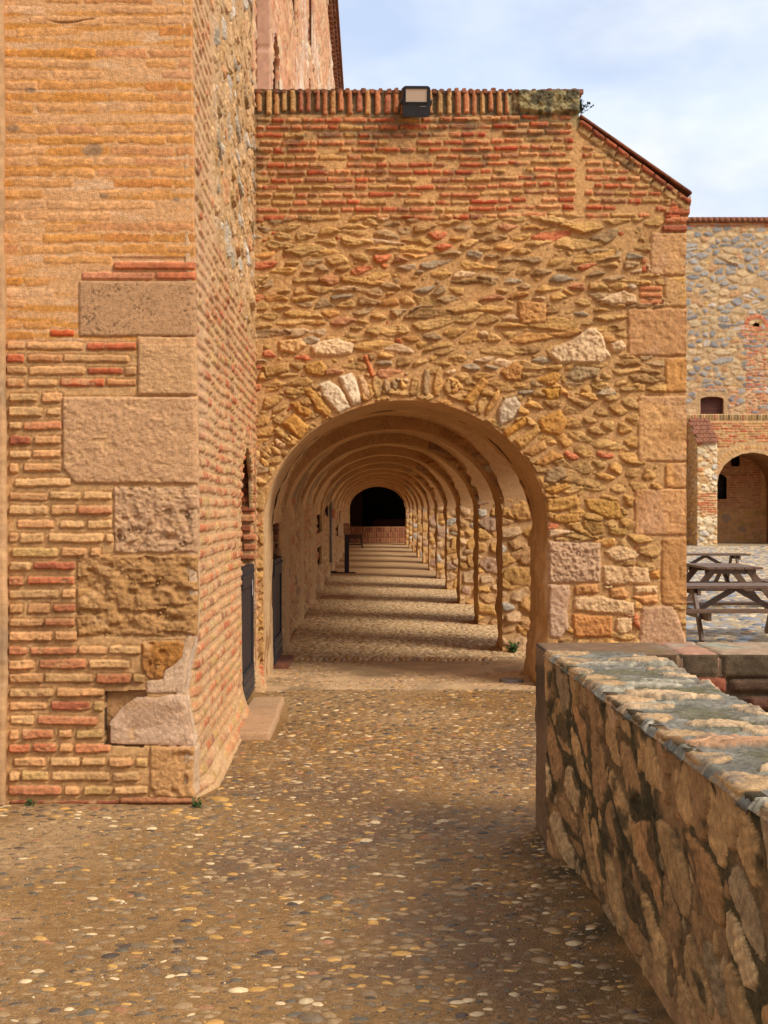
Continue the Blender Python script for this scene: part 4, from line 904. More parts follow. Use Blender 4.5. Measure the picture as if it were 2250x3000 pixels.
mb = MB(); mb.box((-2.6, 63.3, -.3), (4.2, 70, -.2)); mb.box((-2.6, 63.3, 3.6), (4.2, 70, 3.8)); mb.box((-2.8, 63.3, -.3), (-2.6, 70, 3.8)); mb.box((4.2, 63.3, -.3), (4.4, 70, 3.8)); mb.box((-2.6, 70, -.3), (4.2, 70.2, 3.8))
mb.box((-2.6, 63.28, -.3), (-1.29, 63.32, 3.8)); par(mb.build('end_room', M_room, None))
mb = MB(); mb.box((.05, 66.5, 0), (2.4, 66.6, .82)); mb.box((.05, 66.45, .82), (2.4, 66.6, 1.02)); mb.box((-1.0, 65.8, 0), (-.45, 65.9, 2.6)); cb = mb.build('wooden_counter', M_shutter, None, .01); tag(cb, 'dim wooden counter and panel in the dark room at the end of the arcade', 'counter')

# ------------------------------------------------------------------ the big building along the left
big = empty('fortress_building', (-3.5, 30, 0)); tag(big, 'tall pinkish brick and rubble building rising above the arcade at upper left', 'building')
gate2 = [(13.95, -.05), (15.15, -.05), (15.15, 1.55), (14.95, 1.95), (14.55, 2.1), (14.15, 1.95), (13.95, 1.6)]
nic = [[(25.7, 1.12), (28.0, 1.12), (28.0, 1.6), (27.5, 1.78), (26.2, 1.78), (25.7, 1.6)], [(25.8, .5), (27.9, .5), (27.9, .86), (25.8, .86)], [(42, 1.12), (44.6, 1.12), (44.6, 1.5), (42.0, 1.5)]]
r = Relief(13.8, 63.0, 0, 2.7, .045, .018, A(206, 158, 106), 951, .012, .14)
U, V = r.U, r.V; r.C *= 1.1
for y in RY: 
    for y2 in (y+.05, y+RT-.05): r.rect(y-.05, y+RT+.05, -.1, 1.75, .045, A(214, 168, 116), .03, .01, .01, .008); break
r.bricks(16.4, 30, .9, 2.4, .085, .055, (.16, .3), BRP, (.015, .03), .1, .02, .02, region=lambda u, v: vn(np.array([u]), np.array([v]), .45, 3)[0] > .45)
r.cells(.34, .14, [(4, A(222, 174, 118)), (3, A(210, 160, 104)), (1, A(190, 146, 102)), (1, A(212, 140, 98))], .02, (.012, .035), .2, (.8, 1.), .36, .25, .03, .012, .012, strat=0)
o = r.mesh('gallery_wall', (XG, 0, 0), (0, 1, 0), (0, 0, 1), (1, 0, 0), M_wall, big, holes=[gate2]+nic, skirt=.06); o.location = (3.5, -30, 0)
def big_add(o): o.location = (3.5, -30, 0); o.parent = big; return o
def reveal(name, outline, depth, x, mat, cap=True):
    cy_ = sum(p[0] for p in outline)/len(outline); cz__ = sum(p[1] for p in outline)/len(outline); outline = [(cy_+(a-cy_)*1.012, cz__+(b-cz__)*1.006) for a, b in outline]
    n = len(outline); vs = [(x, y, z) for y, z in outline]+[(x-depth, y, z) for y, z in outline]
    fs = [(i, (i+1) % n, n+(i+1) % n, n+i) for i in range(n)]
    if cap: fs.append(tuple(range(n, 2*n)))
    return big_add(MB().add(vs, fs).build(name, mat, None))
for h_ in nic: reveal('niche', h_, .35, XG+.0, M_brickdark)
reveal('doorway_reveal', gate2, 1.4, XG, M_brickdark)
rv = Relief(-1.7, -.99, 0, 2.1, .012, .010, A(186, 138, 92), 955, .006)
rv.bricks(-1.7, -.99, 1.0, 2.1, .075, .055, (.2, .3), [(2, A(190, 126, 80)), (2, A(150, 92, 60)), (1, A(206, 150, 96))], (.02, .04), 0)
rv.rect(-1.4, -.9, 0, .62, .01, A(206, 162, 112)); rv.rect(-1.4, -.9, .64, 1.0, .01, A(200, 156, 108))
big_add(rv.mesh('doorway_jamb', (0, 15.13, 0), (1, 0, 0), (0, 0, 1), (0, -1, 0), M_wall, None))
# upper wall
XU = -1.045; TOPZ = 13.9
def arched(y0, y1, z0, z1, rise): 
    return [(y0, z0), (y1, z0), (y1, z1-rise)]+[((y0+y1)/2+(y1-y0)/2*math.cos(PI*i/10), z1-rise+rise*math.sin(PI*i/10)) for i in range(1, 10)]+[(y0, z1-rise)]
wins = [arched(12.82, 14.3, 5.4, 13.0, .5), arched(15.05, 16.05, 4.9, 6.75, .5), arched(18.6, 20.0, 8.1, 12.0, .6), arched(23.4, 25.6, 9.4, 12.5, .8), arched(23.55, 24.3, 7.6, 8.8, .3)]
r = Relief(YF-.05, 64, 4.8, TOPZ, .055, .045, A(226, 174, 128), 961, .008, .14)
U, V = r.U, r.V
r.fill((.2, .7), [(3, A(226, 184, 140)), (3, A(218, 160, 112)), (1.2, A(214, 146, 106)), (1.0, A(234, 204, 170)), (.6, A(196, 154, 116))], ('block', 'lens', 'round'), (.3, .7), (.008, .02), .1, 2500, .01, .03, .02, .01)
r.bricks(YF, 64, 5, TOPZ, .10, .06, (.25, .45), [(1, A(222, 150, 108)), (1, A(226, 168, 122)), (.4, A(206, 130, 94))], (.006, .014), .1)
wp = sstep(fbm(U*.35, V*.3, 1.3, 17, 3), .06, .2)[..., None]; r.C = r.C*(1-wp*.7)+A(244, 222, 196)*wp*.7
big_add(r.mesh('upper_wall', (XU, 0, 0), (0, 1, 0), (0, 0, 1), (1, 0, 0), M_far, None, holes=wins, skirt=.05))
for h_, d_ in zip(wins, (.12, .3, .25, .3, .3)):
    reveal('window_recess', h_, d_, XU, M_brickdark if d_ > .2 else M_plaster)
mj = vc_mat('pink_dressed_stone', .9, .2, 12, .3, 60, .004)
rj = Relief(-1.165, -1.02, 5.3, 12.6, .02, .03, A(222, 176, 146), 962, .004, .12)
for i in range(8): rj.rect(-1.2, -1.0, 5.3+i*.92, 5.3+i*.92+.9, .01, A(204, 158, 128)*(1 if i % 2 else 1.12), .02, .02, .004)
big_add(rj.mesh('window_jamb', (0, 14.28, 0), (1, 0, 0), (0, 0, 1), (0, -1, 0), mj, None))
# corbelled eaves and roof edge
mb = MB(); y = 12.0
while y < 41.5:
    mb.box((XU-.1, y, TOPZ-.62), (XU+.10, y+.16, TOPZ-.32), .01); mb.box((XU-.1, y+.05, TOPZ-.32), (XU+.16, y+.27, TOPZ-.12), .01); y += .36
big_add(mb.build('eaves_corbels', M_brickdark, None, .01))
mb = MB(); mb.box((XU-3, 9, TOPZ-.12), (XU+.22, 42, TOPZ+.06)); mb.box((XU-3, 42, TOPZ-.5), (XU+.06, 64, TOPZ-.02)); big_add(mb.build('roof_edge', M_tile, None, .02))
mb = MB(); mb.box((-6, YF+.02, 2.72), (-1.6, 64, TOPZ-.13)); mb.box((-6, 15.6, 0), (-1.4, 64, 2.7)); mb.box((-6, YF+.02, 0), (-3.0, 15.6, 2.7)); mb.box((-1.3, YF+.12, 2.9), (-1.12, 64, 4.8)); mb.box((-6, 8.5, 8.62), (-1.3, YF+.02, TOPZ-.13)); big_add(mb.build('building_core', M_core, None))

# ------------------------------------------------------------------ low walls in the right foreground
rub = empty('rubble_parapet', (1.05, 4.8, 0)); tag(rub, 'low mossy rubble parapet running toward the camera at lower right', 'low wall')
T0 = .915
YN, YE = 1.6, 6.60
def xl(y, z): return .815+.07*(YE-y)/3.4*(1)+(1-z/T0)*.085*sstep(YE-y, .0, .5)
r = Relief(YN, YE, 0, T0+.012, .007, .007, A(164, 120, 74), 111, .012, .25)
U, V = r.U, r.V
ms = sstep(fbm(U, V, 2.6, 5, 4)+.14*sstep(V, .3, .75)-.03, .0, .08)
r.C = r.C*(1-.6*ms[..., None])+A(80, 62, 34)*.6*ms[..., None]; r.H += ms*fbm(U, V, 40, 8, 2)*.014
PR = [(4, A(196, 148, 92)), (3, A(180, 132, 82)), (2, A(168, 134, 92)), (1, A(196, 140, 84)), (.8, A(210, 166, 112))]
# capping stones that show in both faces
u = YN
caps = []
while u < YE-.15:
    l = r.rng.uniform(.12, .30); d_ = r.rng.uniform(.10, .26); c = pick(r.rng, PR[:3]+[(1.5, A(196, 150, 102))]); caps.append((u, l, c))
    r.poly([(u+.01, T0+.05), (u+l-.01, T0+.05), (u+l-.03, T0-d_*.5), (u+l*.65, T0-d_), (u+l*.45, T0-d_*.95), (u+.03, T0-d_*.4)], (.014), c, .012, .01, .012, .004, cvar=.3); u += l+r.rng.uniform(.02, .22)
r.cells(.33, .19, PR, .018, (.006, .013), .2, (.66, .97), .36, .22, .008, .016, .003, strat=.003, rot=.35, fac=.05, tl=.08, cvar=.34)
r.fill((.05, .12), PR, ('lens', 'round', 'block'), (.4, .8), (.003, .007), .4, 500, .01, .008, .010, .002, strat=False, cvar=.3, angf=lambda u, v: 1.3)
ms2 = (sstep(fbm(U, V, 2.4, 55, 4)+.14*sstep(V, .25, .7), -.03, .12)*(~r.M)*.95)[..., None]; r.C = r.C*(1-ms2)+A(88, 72, 40)*ms2; r.H += ms2[..., 0]*(.003+fbm(U, V, 50, 56, 3)*.010); r.C *= (1+fbm(U, V, 40, 57, 4)*.6)[..., None]
smear(r, V > .15, A(62, 54, 28), 4, .05, .16, .8, 44, 0)
mk = (~r.M)*1.0
def warp_r(P):
    P[:, 0] += xl(P[:, 1], P[:, 2]) ; return P
r.mesh('left_face', (0, 0, 0), (0, 1, 0), (0, 0, 1), (-1, 0, 0), M_wall, None, warp=warp_r, skirt=.04)
o = bpy.data.objects['left_face']; o.parent = rub; o.location = (-1.05, -4.8, 0)
r = Relief(-.02, .46, YN, YE, .0065, .0065, A(148, 138, 120), 112, .010, .35)
U, V = r.U, r.V
gl3 = sstep(fbm(U, V, 6, 3, 4), -.1, .12)[..., None]; r.C = r.C*(1-gl3*.6)+A(108, 98, 78)*gl3*.6
ym = sstep(fbm(U, V, 4, 13, 4)+.03*(V-5), .07, .2)[..., None]; r.C = r.C*(1-ym*.6)+A(136, 124, 70)*ym*.35
for (u, l, c) in caps: r.poly([(-.03, u+.01), (-.03, u+l-.01), (r.rng.uniform(.03, .08), u+l-.04), (r.rng.uniform(.05, .2), u+l*.5), (r.rng.uniform(.03, .07), u+.03)], .010, A(206, 164, 116)*r.rng.uniform(.8, 1.05), .012, .01, .016, .006, cvar=.3)
r.cells(.25, .16, [(3, A(210, 172, 128)), (1.0, A(210, 156, 112)), (2, A(172, 158, 132))], .02, (.010, .02), .2, (.66, .98), .38, .18, .007, .018, .006, strat=.004, skip=.25, fac=.1, tl=.2, cvar=.35)
smear(r, U > -1, A(118, 112, 98), 12, .04, .18, .6, 35, .3)
r.H += fbm(U, V, 3, 66, 3)*.02+fbm(U, V, 30, 67, 4)*.012+fbm(U, V, 90, 68, 2)*.005; r.C *= (1+fbm(U, V, 55, 69, 3)*.7)[..., None]
e = np.minimum(U+.02, .46-U); r.H -= np.clip(.02-e, 0, .02)*1.2
def warp_top(P):
    yy = P[:, 1]; P[:, 0] += .815+.07*(YE-yy)/3.4-.0+fbm(yy, yy*0, 3, 4, 3)*.04*np.where(P[:, 0] > .2, 1, .35); return P
o = r.mesh('top_face', (0, 0, T0+.012), (1, 0, 0), (0, 1, 0), (0, 0, 1), M_wall, None, warp=warp_top, skirt=.02); o.parent = rub; o.location = (-1.05, -4.8, 0)
mb = MB(); mb.add([(.93, YN, -.2), (1.24, YN, -.2), (1.24, YE, -.2), (.93, YE, -.2), (.94, YN, T0-.03), (1.30, YN, T0-.03), (1.21, YE, T0-.03), (.88, YE, T0-.03)], [(0, 3, 2, 1), (4, 5, 6, 7), (0, 1, 5, 4), (1, 2, 6, 5), (2, 3, 7, 6), (3, 0, 4, 7)])
o = mb.build('wall_core', M_core, rub); o.location = (-1.05, -4.8, 0)

crs = empty('coped_wall', (3.0, 6.86, 0)); tag(crs, 'low brick wall with worn stone coping, crossing in front of the arcade pier', 'low wall')
def crs_add(o): o.location = (-3.0, -6.86, 0); o.parent = crs; return o
mcap = vc_mat('lichened_coping', .85, .35, 18, .6, 90, .006)
r = Relief(.82, 6.0, 6.585, 7.13, .012, .012, A(118, 92, 66), 121, .004, .15)
U, V = r.U, r.V
r.rect(.70, px(1965, 6.8), 6.4, 7.3, .004, A(132, 100, 70), .02, .01, .003, .003, cvar=.2)
xs = [px(1968, 6.8), px(2085, 6.75), 2.35, 2.9, 3.5, 4.2, 5.0, 6.0]
for i in range(7): r.rect(xs[i]+.006, xs[i+1]-.006, 6.4, 7.3, .006, A(184, 134, 104) if i == 0 else A(176, 144, 112), .02, .015, .008, .005, cvar=.3)
li = sstep(fbm(U, V, 7, 4, 4), .0, .2)[..., None]*sstep(U, 1.3, 1.6)[..., None]; r.C = r.C*(1-li*.65)+A(150, 158, 136)*li*.65
mo = (sstep(np.sin(0)+fbm(U, V, 5, 24, 4), .08, .2)*.8)[..., None]*(V < 6.75)[..., None]; r.C = r.C*(1-mo)+A(120, 112, 40)*mo
e = np.minimum(U-.82, V-6.585); r.H -= np.clip(.015-e, 0, .015)
crs_add(r.mesh('coping_top', (0, 0, T0), (1, 0, 0), (0, 1, 0), (0, 0, 1), mcap, None, skirt=.1))
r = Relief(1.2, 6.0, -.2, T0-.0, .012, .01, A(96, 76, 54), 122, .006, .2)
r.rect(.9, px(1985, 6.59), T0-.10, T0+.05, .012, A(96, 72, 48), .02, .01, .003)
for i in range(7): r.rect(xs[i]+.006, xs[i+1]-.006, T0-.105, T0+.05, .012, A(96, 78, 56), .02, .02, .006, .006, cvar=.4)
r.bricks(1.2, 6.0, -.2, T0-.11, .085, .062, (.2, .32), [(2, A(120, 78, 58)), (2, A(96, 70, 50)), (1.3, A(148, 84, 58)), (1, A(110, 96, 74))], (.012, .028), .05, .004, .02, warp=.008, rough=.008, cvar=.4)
crs_add(r.mesh('brick_face', (0, 6.585, 0), (1, 0, 0), (0, 0, 1), (0, -1, 0), M_wall, None))
r = Relief(6.585, 7.13, 0, T0, .012, .012, A(128, 98, 68), 123, .008, .25)
dk = sstep(r.V+fbm(r.U, r.V, 4, 3, 3)*.5, .5, .85)[..., None]; r.C = r.C*(1-dk*.75)+A(70, 56, 38)*dk*.75
crs_add(r.mesh('plastered_end', (.82, 0, 0), (0, 1, 0), (0, 0, 1), (-1, 0, 0), M_smooth, None))
r = Relief(.82, 1.25, 0, T0, .012, .012, A(150, 112, 74), 124, .006, .2)
crs_add(r.mesh('end_return', (0, 6.6, 0), (1, 0, 0), (0, 0, 1), (0, -1, 0), M_smooth, None, skirt=.01))
crs_add(MB().box((.86, 6.62, -.2), (6.0, 7.12, T0-.03)).build('wall_core', M_core, None))

# ------------------------------------------------------------------ courtyard building on the far side
far = empty('courtyard_building', (17, 67, 0)); tag(far, 'far courtyard building of blue grey rubble and brick with tiled eaves, behind the picnic tables', 'building')
def far_add(o): o.location = (-17, -67, 0); o.parent = far; return o
YC, YW = 65.0, 69.0
cx_ = lambda x, Y=YC: px(x, Y); cz = lambda y, Y=YC: pz(y, Y)
GB = [(4, A(168, 158, 146)), (2.4, A(148, 142, 136)), (1.6, A(204, 174, 132)), (2, A(212, 176, 130)), (1, A(200, 150, 104)), (.6, A(210, 190, 170))]
wtop = cz(650, YW)
r = Relief(cx_(1900, YW), cx_(3050, YW), 4.5, wtop, .05, .045, A(200, 162, 116), 131, .02, .14)
U, V = r.U, r.V
dw = [(cx_(2052, YW), cz(1225, YW)), (cx_(2120, YW), cz(1225, YW)), (cx_(2120, YW), cz(1168, YW)), (cx_(2104, YW), cz(1163, YW)), (cx_(2070, YW), cz(1163, YW)), (cx_(2052, YW), cz(1168, YW))]
zc_ = cz(957, YW); nch = [(cx_(2204, YW), zc_), (cx_(2227, YW), zc_), (cx_(2225, YW), cz(949, YW)), (cx_(2215, YW), cz(945, YW)), (cx_(2206, YW), cz(949, YW))]
r.allow &= ~inside([(p[0]+(.25 if p[0] > cx_(2086, YW) else -.25), p[1]+(.3 if p[1] > cz(1200, YW) else 0)) for p in dw], U, V)
nx_ = cx_(2216, YW)
for t_ in np.linspace(.0, PI, 22): r.stone(nx_+.5*math.cos(t_), zc_+.5*math.sin(t_), .26, .06, t_, .03, pick(r.rng, [(1, A(206, 106, 72)), (1, A(214, 134, 92))]), 'block', .02, .01, .01, 0, .3)
r.bricks(nx_-.75, nx_+.75, zc_-.45, zc_, .12, .085, (.25, .45), [(1, A(212, 122, 84)), (1, A(222, 150, 108))], (.02, .03), 0)
r.bricks(nx_-.5, nx_+.5, 4.5, zc_-.5, .11, .08, (.25, .45), [(1, A(216, 140, 100)), (1, A(224, 166, 122)), (.5, A(206, 116, 80))], (.02, .03), .05)
for t_ in np.linspace(-.9, .9, 14): r.stone(cx_(2086, YW)+t_*.78, cz(1152, YW)-abs(t_)*.08, .05, .15, -t_*.25, .02, A(208, 126, 88), 'block', .02, .01, .01, 0, .5)
for z_ in (cz(1140, YW),): r.bricks(cx_(2030, YW), cx_(2165, YW), cz(1225, YW), cz(1130, YW), .11, .08, (.25, .4), [(1, A(218, 146, 104)), (1, A(226, 176, 130))], (.01, .02), .1)
for n_ in range(2):
    for i in range(60):
        r.rect(r.u[0]+i*.33, r.u[0]+i*.33+.3, wtop-.13-n_*.13, wtop-.04-n_*.13, .03, pick(r.rng, BR), .02)
r.cells(.42, .27, GB, .03, (.02, .05), .2, (.74, 1.), .4, .2, .03, .03, .015, strat=0, skip=.06)
r.fill((.1, .2), PALE+OCH, ('block', 'round'), (.5, .9), (.02, .03), .3, 3500, .01, .03, .02, .02, strat=False)
far_add(r.mesh('upper_wall', (0, YW, 0), (1, 0, 0), (0, 0, 1), (0, -1, 0), M_far, None, holes=[dw, nch]))
def far_rev(name, outline, depth, Y, mat):
    cy_ = sum(p[0] for p in outline)/len(outline); cz__ = sum(p[1] for p in outline)/len(outline); outline = [(cy_+(a-cy_)*1.01, cz__+(b-cz__)*1.01) for a, b in outline]
    n = len(outline); vs = [(x, Y, z) for x, z in outline]+[(x, Y+depth, z) for x, z in outline]
    far_add(MB().add(vs, [(i, (i+1) % n, n+(i+1) % n, n+i) for i in range(n)]+[tuple(range(n, 2*n))]).build(name, mat, None))
far_rev('niche', nch, .5, YW, M_room); far_rev('window_reveal', dw, .32, YW, M_plaster)
mb = MB(); 
for i in range(8): mb.box((cx_(2053, YW), YW+.25, cz(1224, YW)+i*.125), (cx_(2119, YW), YW+.29, cz(1224, YW)+i*.125+.12))
far_add(mb.build('shutter', M_shutter, None, .008))
MBt = MB(); x_ = r.u[0]
while x_ < r.u[-1]: MBt.tube((x_, YW-.22, wtop+.05), (x_, YW+1.6, wtop+.45), .12, .12, 10); x_ += .27
far_add(MBt.build('roof_tiles', M_tile, None, smooth=True))
far_add(MB().box((r.u[0], YW+.4, -.5), (r.u[-1], YW+3, wtop+.1)).box((r.u[0], YW-.1, wtop-.02), (r.u[-1], YW+.4, wtop+.03)).build('building_core', M_core, None))
# lower arcade of that building
ptop = cz(1213); pier = [(-1.15+cx_(2072)), cx_(2072)]
AXs = [cx_(2072)-4.0-.0, cx_(2072)+.0]
bays = [(cx_(2102)-4.15, cx_(2012)-.05), (cx_(2101), cx_(2101)+3.25), (cx_(2101)+4.2, cx_(2101)+7.4), (cx_(2101)+8.4, cx_(2101)+11.6)]
holesF = []
for a_, b2 in bays: holesF.append(arched(a_, b2, GC-.1, cz(1326), min(1.45, (b2-a_)*.45)))
r = Relief(cx_(1900), cx_(3050), GC-.1, ptop, .05, .04, A(214, 170, 118), 141, .015, .14); U, V = r.U, r.V
for hp in holesF:
    P_ = np.array(hp); _, _, dd = nearest(hp, U, V); 
    a_, b2 = P_[:, 0].min(), P_[:, 0].max(); c0 = (a_+b2)/2; zt = cz(1326); rs = min(1.45, (b2-a_)*.45)
    for t_ in np.linspace(.05, PI-.05, 34): r.stone(c0+((b2-a_)/2+.26)*math.cos(t_), zt-rs+(rs+.26)*math.sin(t_), .2, .055, t_, .02, pick(r.rng, [(2, A(222, 168, 104)), (1, A(200, 130, 80))]), 'block', .02, .01, .01, 0, .3)
    r.allow &= ~(dd < .5) | (V < zt-rs)
u = r.u[0]
while u < r.u[-1]: r.rect(u, u+.075, ptop-.26, ptop-.01, .05, pick(r.rng, [(1, A(150, 116, 66)), (1, A(176, 110, 74)), (1, A(120, 98, 62))]), .02); u += .13
r.bricks(r.u[0], r.u[-1], cz(1310), ptop-.28, .115, .08, (.25, .5), BR, (.02, .035), .03, .01, .03)
r.fill((.2, .5), PALE+OCH, ('block', 'round'), (.4, .8), (.02, .05), .1, 2500, .01, .03, .02, .02, strat=False)
far_add(r.mesh('arcade_front', (0, YC, 0), (1, 0, 0), (0, 0, 1), (0, -1, 0), M_far, None, holes=holesF, skirt=.3))
# vault soffits and back wall of that arcade
for hp in holesF: 
    n = len(hp); vs = [(x, YC+.02, z) for x, z in hp]+[(x, YW-.4, z) for x, z in hp]
    far_add(MB().add(vs, [(i, (i+1) % n, n+(i+1) % n, n+i) for i in range(n)]).build('arcade_vault', M_plaster, None))
r = Relief(cx_(1900), cx_(3050), GC-.1, 5.0, .05, .04, A(224, 166, 108), 142, .015, .14)
yb2 = YW-.4; wn1 = [(cx_(2090, yb2), cz(1462, yb2)), (cx_(2129, yb2), cz(1462, yb2)), (cx_(2129, yb2), cz(1400, yb2)), (cx_(2115, yb2), cz(1389, yb2)), (cx_(2090, yb2), cz(1389, yb2))]
wn2 = [(cx_(2142, yb2), cz(1366, yb2)), (cx_(2167, yb2), cz(1366, yb2)), (cx_(2167, yb2), cz(1335, yb2)), (cx_(2142, yb2), cz(1335, yb2))]
r.bricks(cx_(2090, yb2), cx_(2230, yb2), 1.5, 4.9, .12, .08, (.3, .5), [(1, A(206, 130, 88)), (1, A(212, 148, 104))], (.015, .025), .05)
r.fill((.3, .6), PALE+OCH, ('block', 'round'), (.5, .8), (.02, .04), .1, 800, .02, .03, .02, .02, strat=False)
far_add(r.mesh('arcade_back_wall', (0, yb2, 0), (1, 0, 0), (0, 0, 1), (0, -1, 0), M_far, None, holes=[wn1, wn2]))
far_rev('window_recess', wn1, .6, yb2, M_room); far_rev('window_recess', wn2, .6, yb2, M_room)
mb = MB().box((r.u[0], YC+.3, ptop-.8), (r.u[-1], YW-.05, ptop-.35)); far_add(mb.build('terrace_slab', M_core, None))
# the buttress between two of its bays
bx0, bx1, YB = cx_(2042, 63.2), cx_(2101, 63.2), 63.2
r = Relief(bx0, bx1, GC-.1, cz(1296, YB), .03, .03, A(222, 184, 134), 143, .015, .14)
r.bricks(bx0, bx1, 1.15, 2.2, .1, .075, (.25, .45), [(1, A(212, 126, 84)), (1, A(226, 166, 116))], (.02, .04), .2)
r.fill((.15, .45), [(4, A(234, 208, 168)), (2, A(220, 172, 116)), (1.5, A(206, 140, 90)), (1, A(204, 190, 170))], ('block', 'round'), (.45, .8), (.03, .06), .12, 1200, .006, .03, .02, .02, strat=False)
far_add(r.mesh('buttress_front', (0, YB, 0), (1, 0, 0), (0, 0, 1), (0, -1, 0), M_far, None))
r = Relief(YB, YC, GC-.1, cz(1240), .04, .03, A(206, 166, 116), 144, .015, .14)
r.fill((.15, .45), PALE+OCH, ('block', 'round'), (.45, .8), (.03, .06), .12, 900, .006, .03, .02, .02, strat=False)
zt0, zt1 = cz(1296, YB), cz(1228, YC)
far_add(r.mesh('buttress_side', (bx0, 0, 0), (0, 1, 0), (0, 0, 1), (-1, 0, 0), M_far, None, outer=[(YB, GC-.2), (YC, GC-.2), (YC, zt1-.02), (YB, zt0-.02)]))
far_add(MB().add([(bx0+.05, YB+.05, GC), (bx1-.02, YB+.05, GC), (bx1-.02, YC, GC), (bx0+.05, YC, GC), (bx0+.05, YB+.05, zt0-.05), (bx1-.02, YB+.05, zt0-.05), (bx1-.02, YC, zt1-.1), (bx0+.05, YC, zt1-.1)], [(0, 3, 2, 1), (4, 5, 6, 7), (0, 1, 5, 4), (1, 2, 6, 5), (2, 3, 7, 6), (3, 0, 4, 7)]).build('buttress_core', M_core, None))
cm = MB()
for i in range(6):
    for j in range(3):
        a0, a1 = i/6, (i+.97)/6; X0 = bx0-.05+j*.33+(.1 if i % 2 else 0); X1 = min(X0+.32, bx1+.05)
        ya_, yb_ = YB-.12+(YC-YB+.12)*a0, YB-.12+(YC-YB+.12)*a1; za_, zb2 = zt0-.04+(zt1-zt0+.04)*a0, zt0-.04+(zt1-zt0+.04)*a1
        cm.add([(X0, ya_, za_), (X1, ya_, za_), (X1, yb_, zb2), (X0, yb_, zb2), (X0, ya_, za_+.09), (X1, ya_, za_+.09), (X1, yb_, zb2+.06), (X0, yb_, zb2+.06)], [(0, 3, 2, 1), (4, 5, 6, 7), (0, 1, 5, 4), (1, 2, 6, 5), (2, 3, 7, 6), (3, 0, 4, 7)])
far_add(cm.build('buttress_tiles', M_tile, None, .008))

# ------------------------------------------------------------------ picnic tables
def picnic(L_=1.8, wd=.76, H=.70, bh=.42, sp=.74):
    root = empty('picnic_table'); tp = MB(); n = 6; pw = wd/n
    for i in range(n): tp.box((-L_/2, -wd/2+i*pw+.004, H-.038), (L_/2, -wd/2+(i+1)*pw-.004, H))
    tp.build('tabletop', M_tablewood, root, .004)
    for s_ in (-1, 1):
        b_ = MB()
        for q in (0, 1): y0 = s_*sp-.14+q*.142; b_.box((-L_/2, y0, bh-.038), (L_/2, y0+.136, bh))
        b_.build('bench', M_tablewood, root, .004)
    for xx in (-L_/2+.28, L_/2-.28):
        for s_ in (-1, 1): MB().bar((xx, s_*.24, H-.05), (xx, s_*(sp-.08), 0), .045, .095, (0, s_*1, 0)).build('leg', M_tablewood, root, .004)
        MB().bar((xx+.047, -sp-.10, bh-.09), (xx+.047, sp+.10, bh-.09), .045, .10).build('cross_beam', M_tablewood, root, .004)
        MB().bar((xx+.047, -wd/2+.03, H-.082), (xx+.047, wd/2-.03, H-.082), .045, .085).build('top_rail', M_tablewood, root, .004)
        sg = 1 if xx < 0 else -1
        MB().bar((xx+.07*sg, 0, bh-.08), (xx+.62*sg, 0, H-.05), .04, .07).build('brace', M_tablewood, root, .003)
    return root
def copy_tree(o, parent=None):
    c = o.copy(); COL.objects.link(c); c.parent = parent
    for ch in [x for x in bpy.data.objects if x.parent == o]: copy_tree(ch, c)
    return c
pt = picnic()
GP = 'wooden picnic tables in the courtyard'
T1 = pt; T2 = copy_tree(pt); T3 = copy_tree(pt)
T1.location = (px(2130, 18.4)+.2, 18.75, GC); T1.rotation_euler = (0, 0, R(2))
T2.location = (px(2128, 24.6), 24.9, GC); T2.rotation_euler = (0, 0, R(90)); T2.scale = (1, 1.25, 1)
T3.location = (px(2070, 30.5)+.14, 31.2, GC); T3.rotation_euler = (0, 0, R(-1)); T3.scale = (1.0, 1, 1)
tag(T1, 'brown picnic table with attached benches, nearest to the camera', 'picnic table', GP)
tag(T2, 'brown picnic table seen end on, in the middle of three', 'picnic table', GP)
tag(T3, 'brown picnic table farthest from the camera, nearest the far building', 'picnic table', GP)

# ------------------------------------------------------------------ floodlight on the coping
fl = empty('floodlight', (fx(1218), YF-.16, fz(312))); fl.rotation_euler = (R(14), 0, R(1)); tag(fl, 'black square floodlight with pale reflector on the brick coping', 'floodlight')
def rr_pts(w_, h_, rad, y, n=6):
    p = []
    for cx2, cz2, a0 in ((w_/2-rad, h_/2-rad, 0), (-w_/2+rad, h_/2-rad, 90), (-w_/2+rad, -h_/2+rad, 180), (w_/2-rad, -h_/2+rad, 270)):
        for i in range(n+1): t_ = R(a0+90*i/n); p.append((cx2+rad*math.cos(t_), y, cz2+rad*math.sin(t_)))
    return p
MB().prism(rr_pts(.245, .262, .03, .0), (0, 0, 0), (0, .05, 0)).prism(rr_pts(.19, .2, .02, .052), (0, 0, 0), (0, .03, 0)).build('housing', M_black, fl, .004); hs_ = bpy.data.objects['housing']
mb = MB(); mb.box((-.105, -.012, -.018), (.105, -.002, -.004)); mb.box((-.105, -.012, .106), (.105, -.002, .118)); mb.box((-.105, -.012, -.004), (-.093, -.002, .106)); mb.box((.093, -.012, -.004), (.105, -.002, .106)); mb.build('bezel', M_black, fl, .002)
MB().box((-.0925, -.006, -.0035), (.0925, -.003, .1055)).build('reflector', M_lens, hs_)
MB().box((.03, -.004, -.046), (.085, -.002, -.040)).build('maker_mark', M_grey, hs_)
mb = MB(); mb.bar((-.135, .03, 0), (-.135, .12, -.02), .008, .035); mb.bar((.135, .03, 0), (.135, .12, -.02), .008, .035); mb.bar((-.139, .12, -.02), (.139, .12, -.02), .035, .008); mb.tube((-.139, .03, 0), (-.12, .03, 0), .014); mb.tube((.12, .03, 0), (.139, .03, 0), .014); mb.build('bracket', M_black, fl)

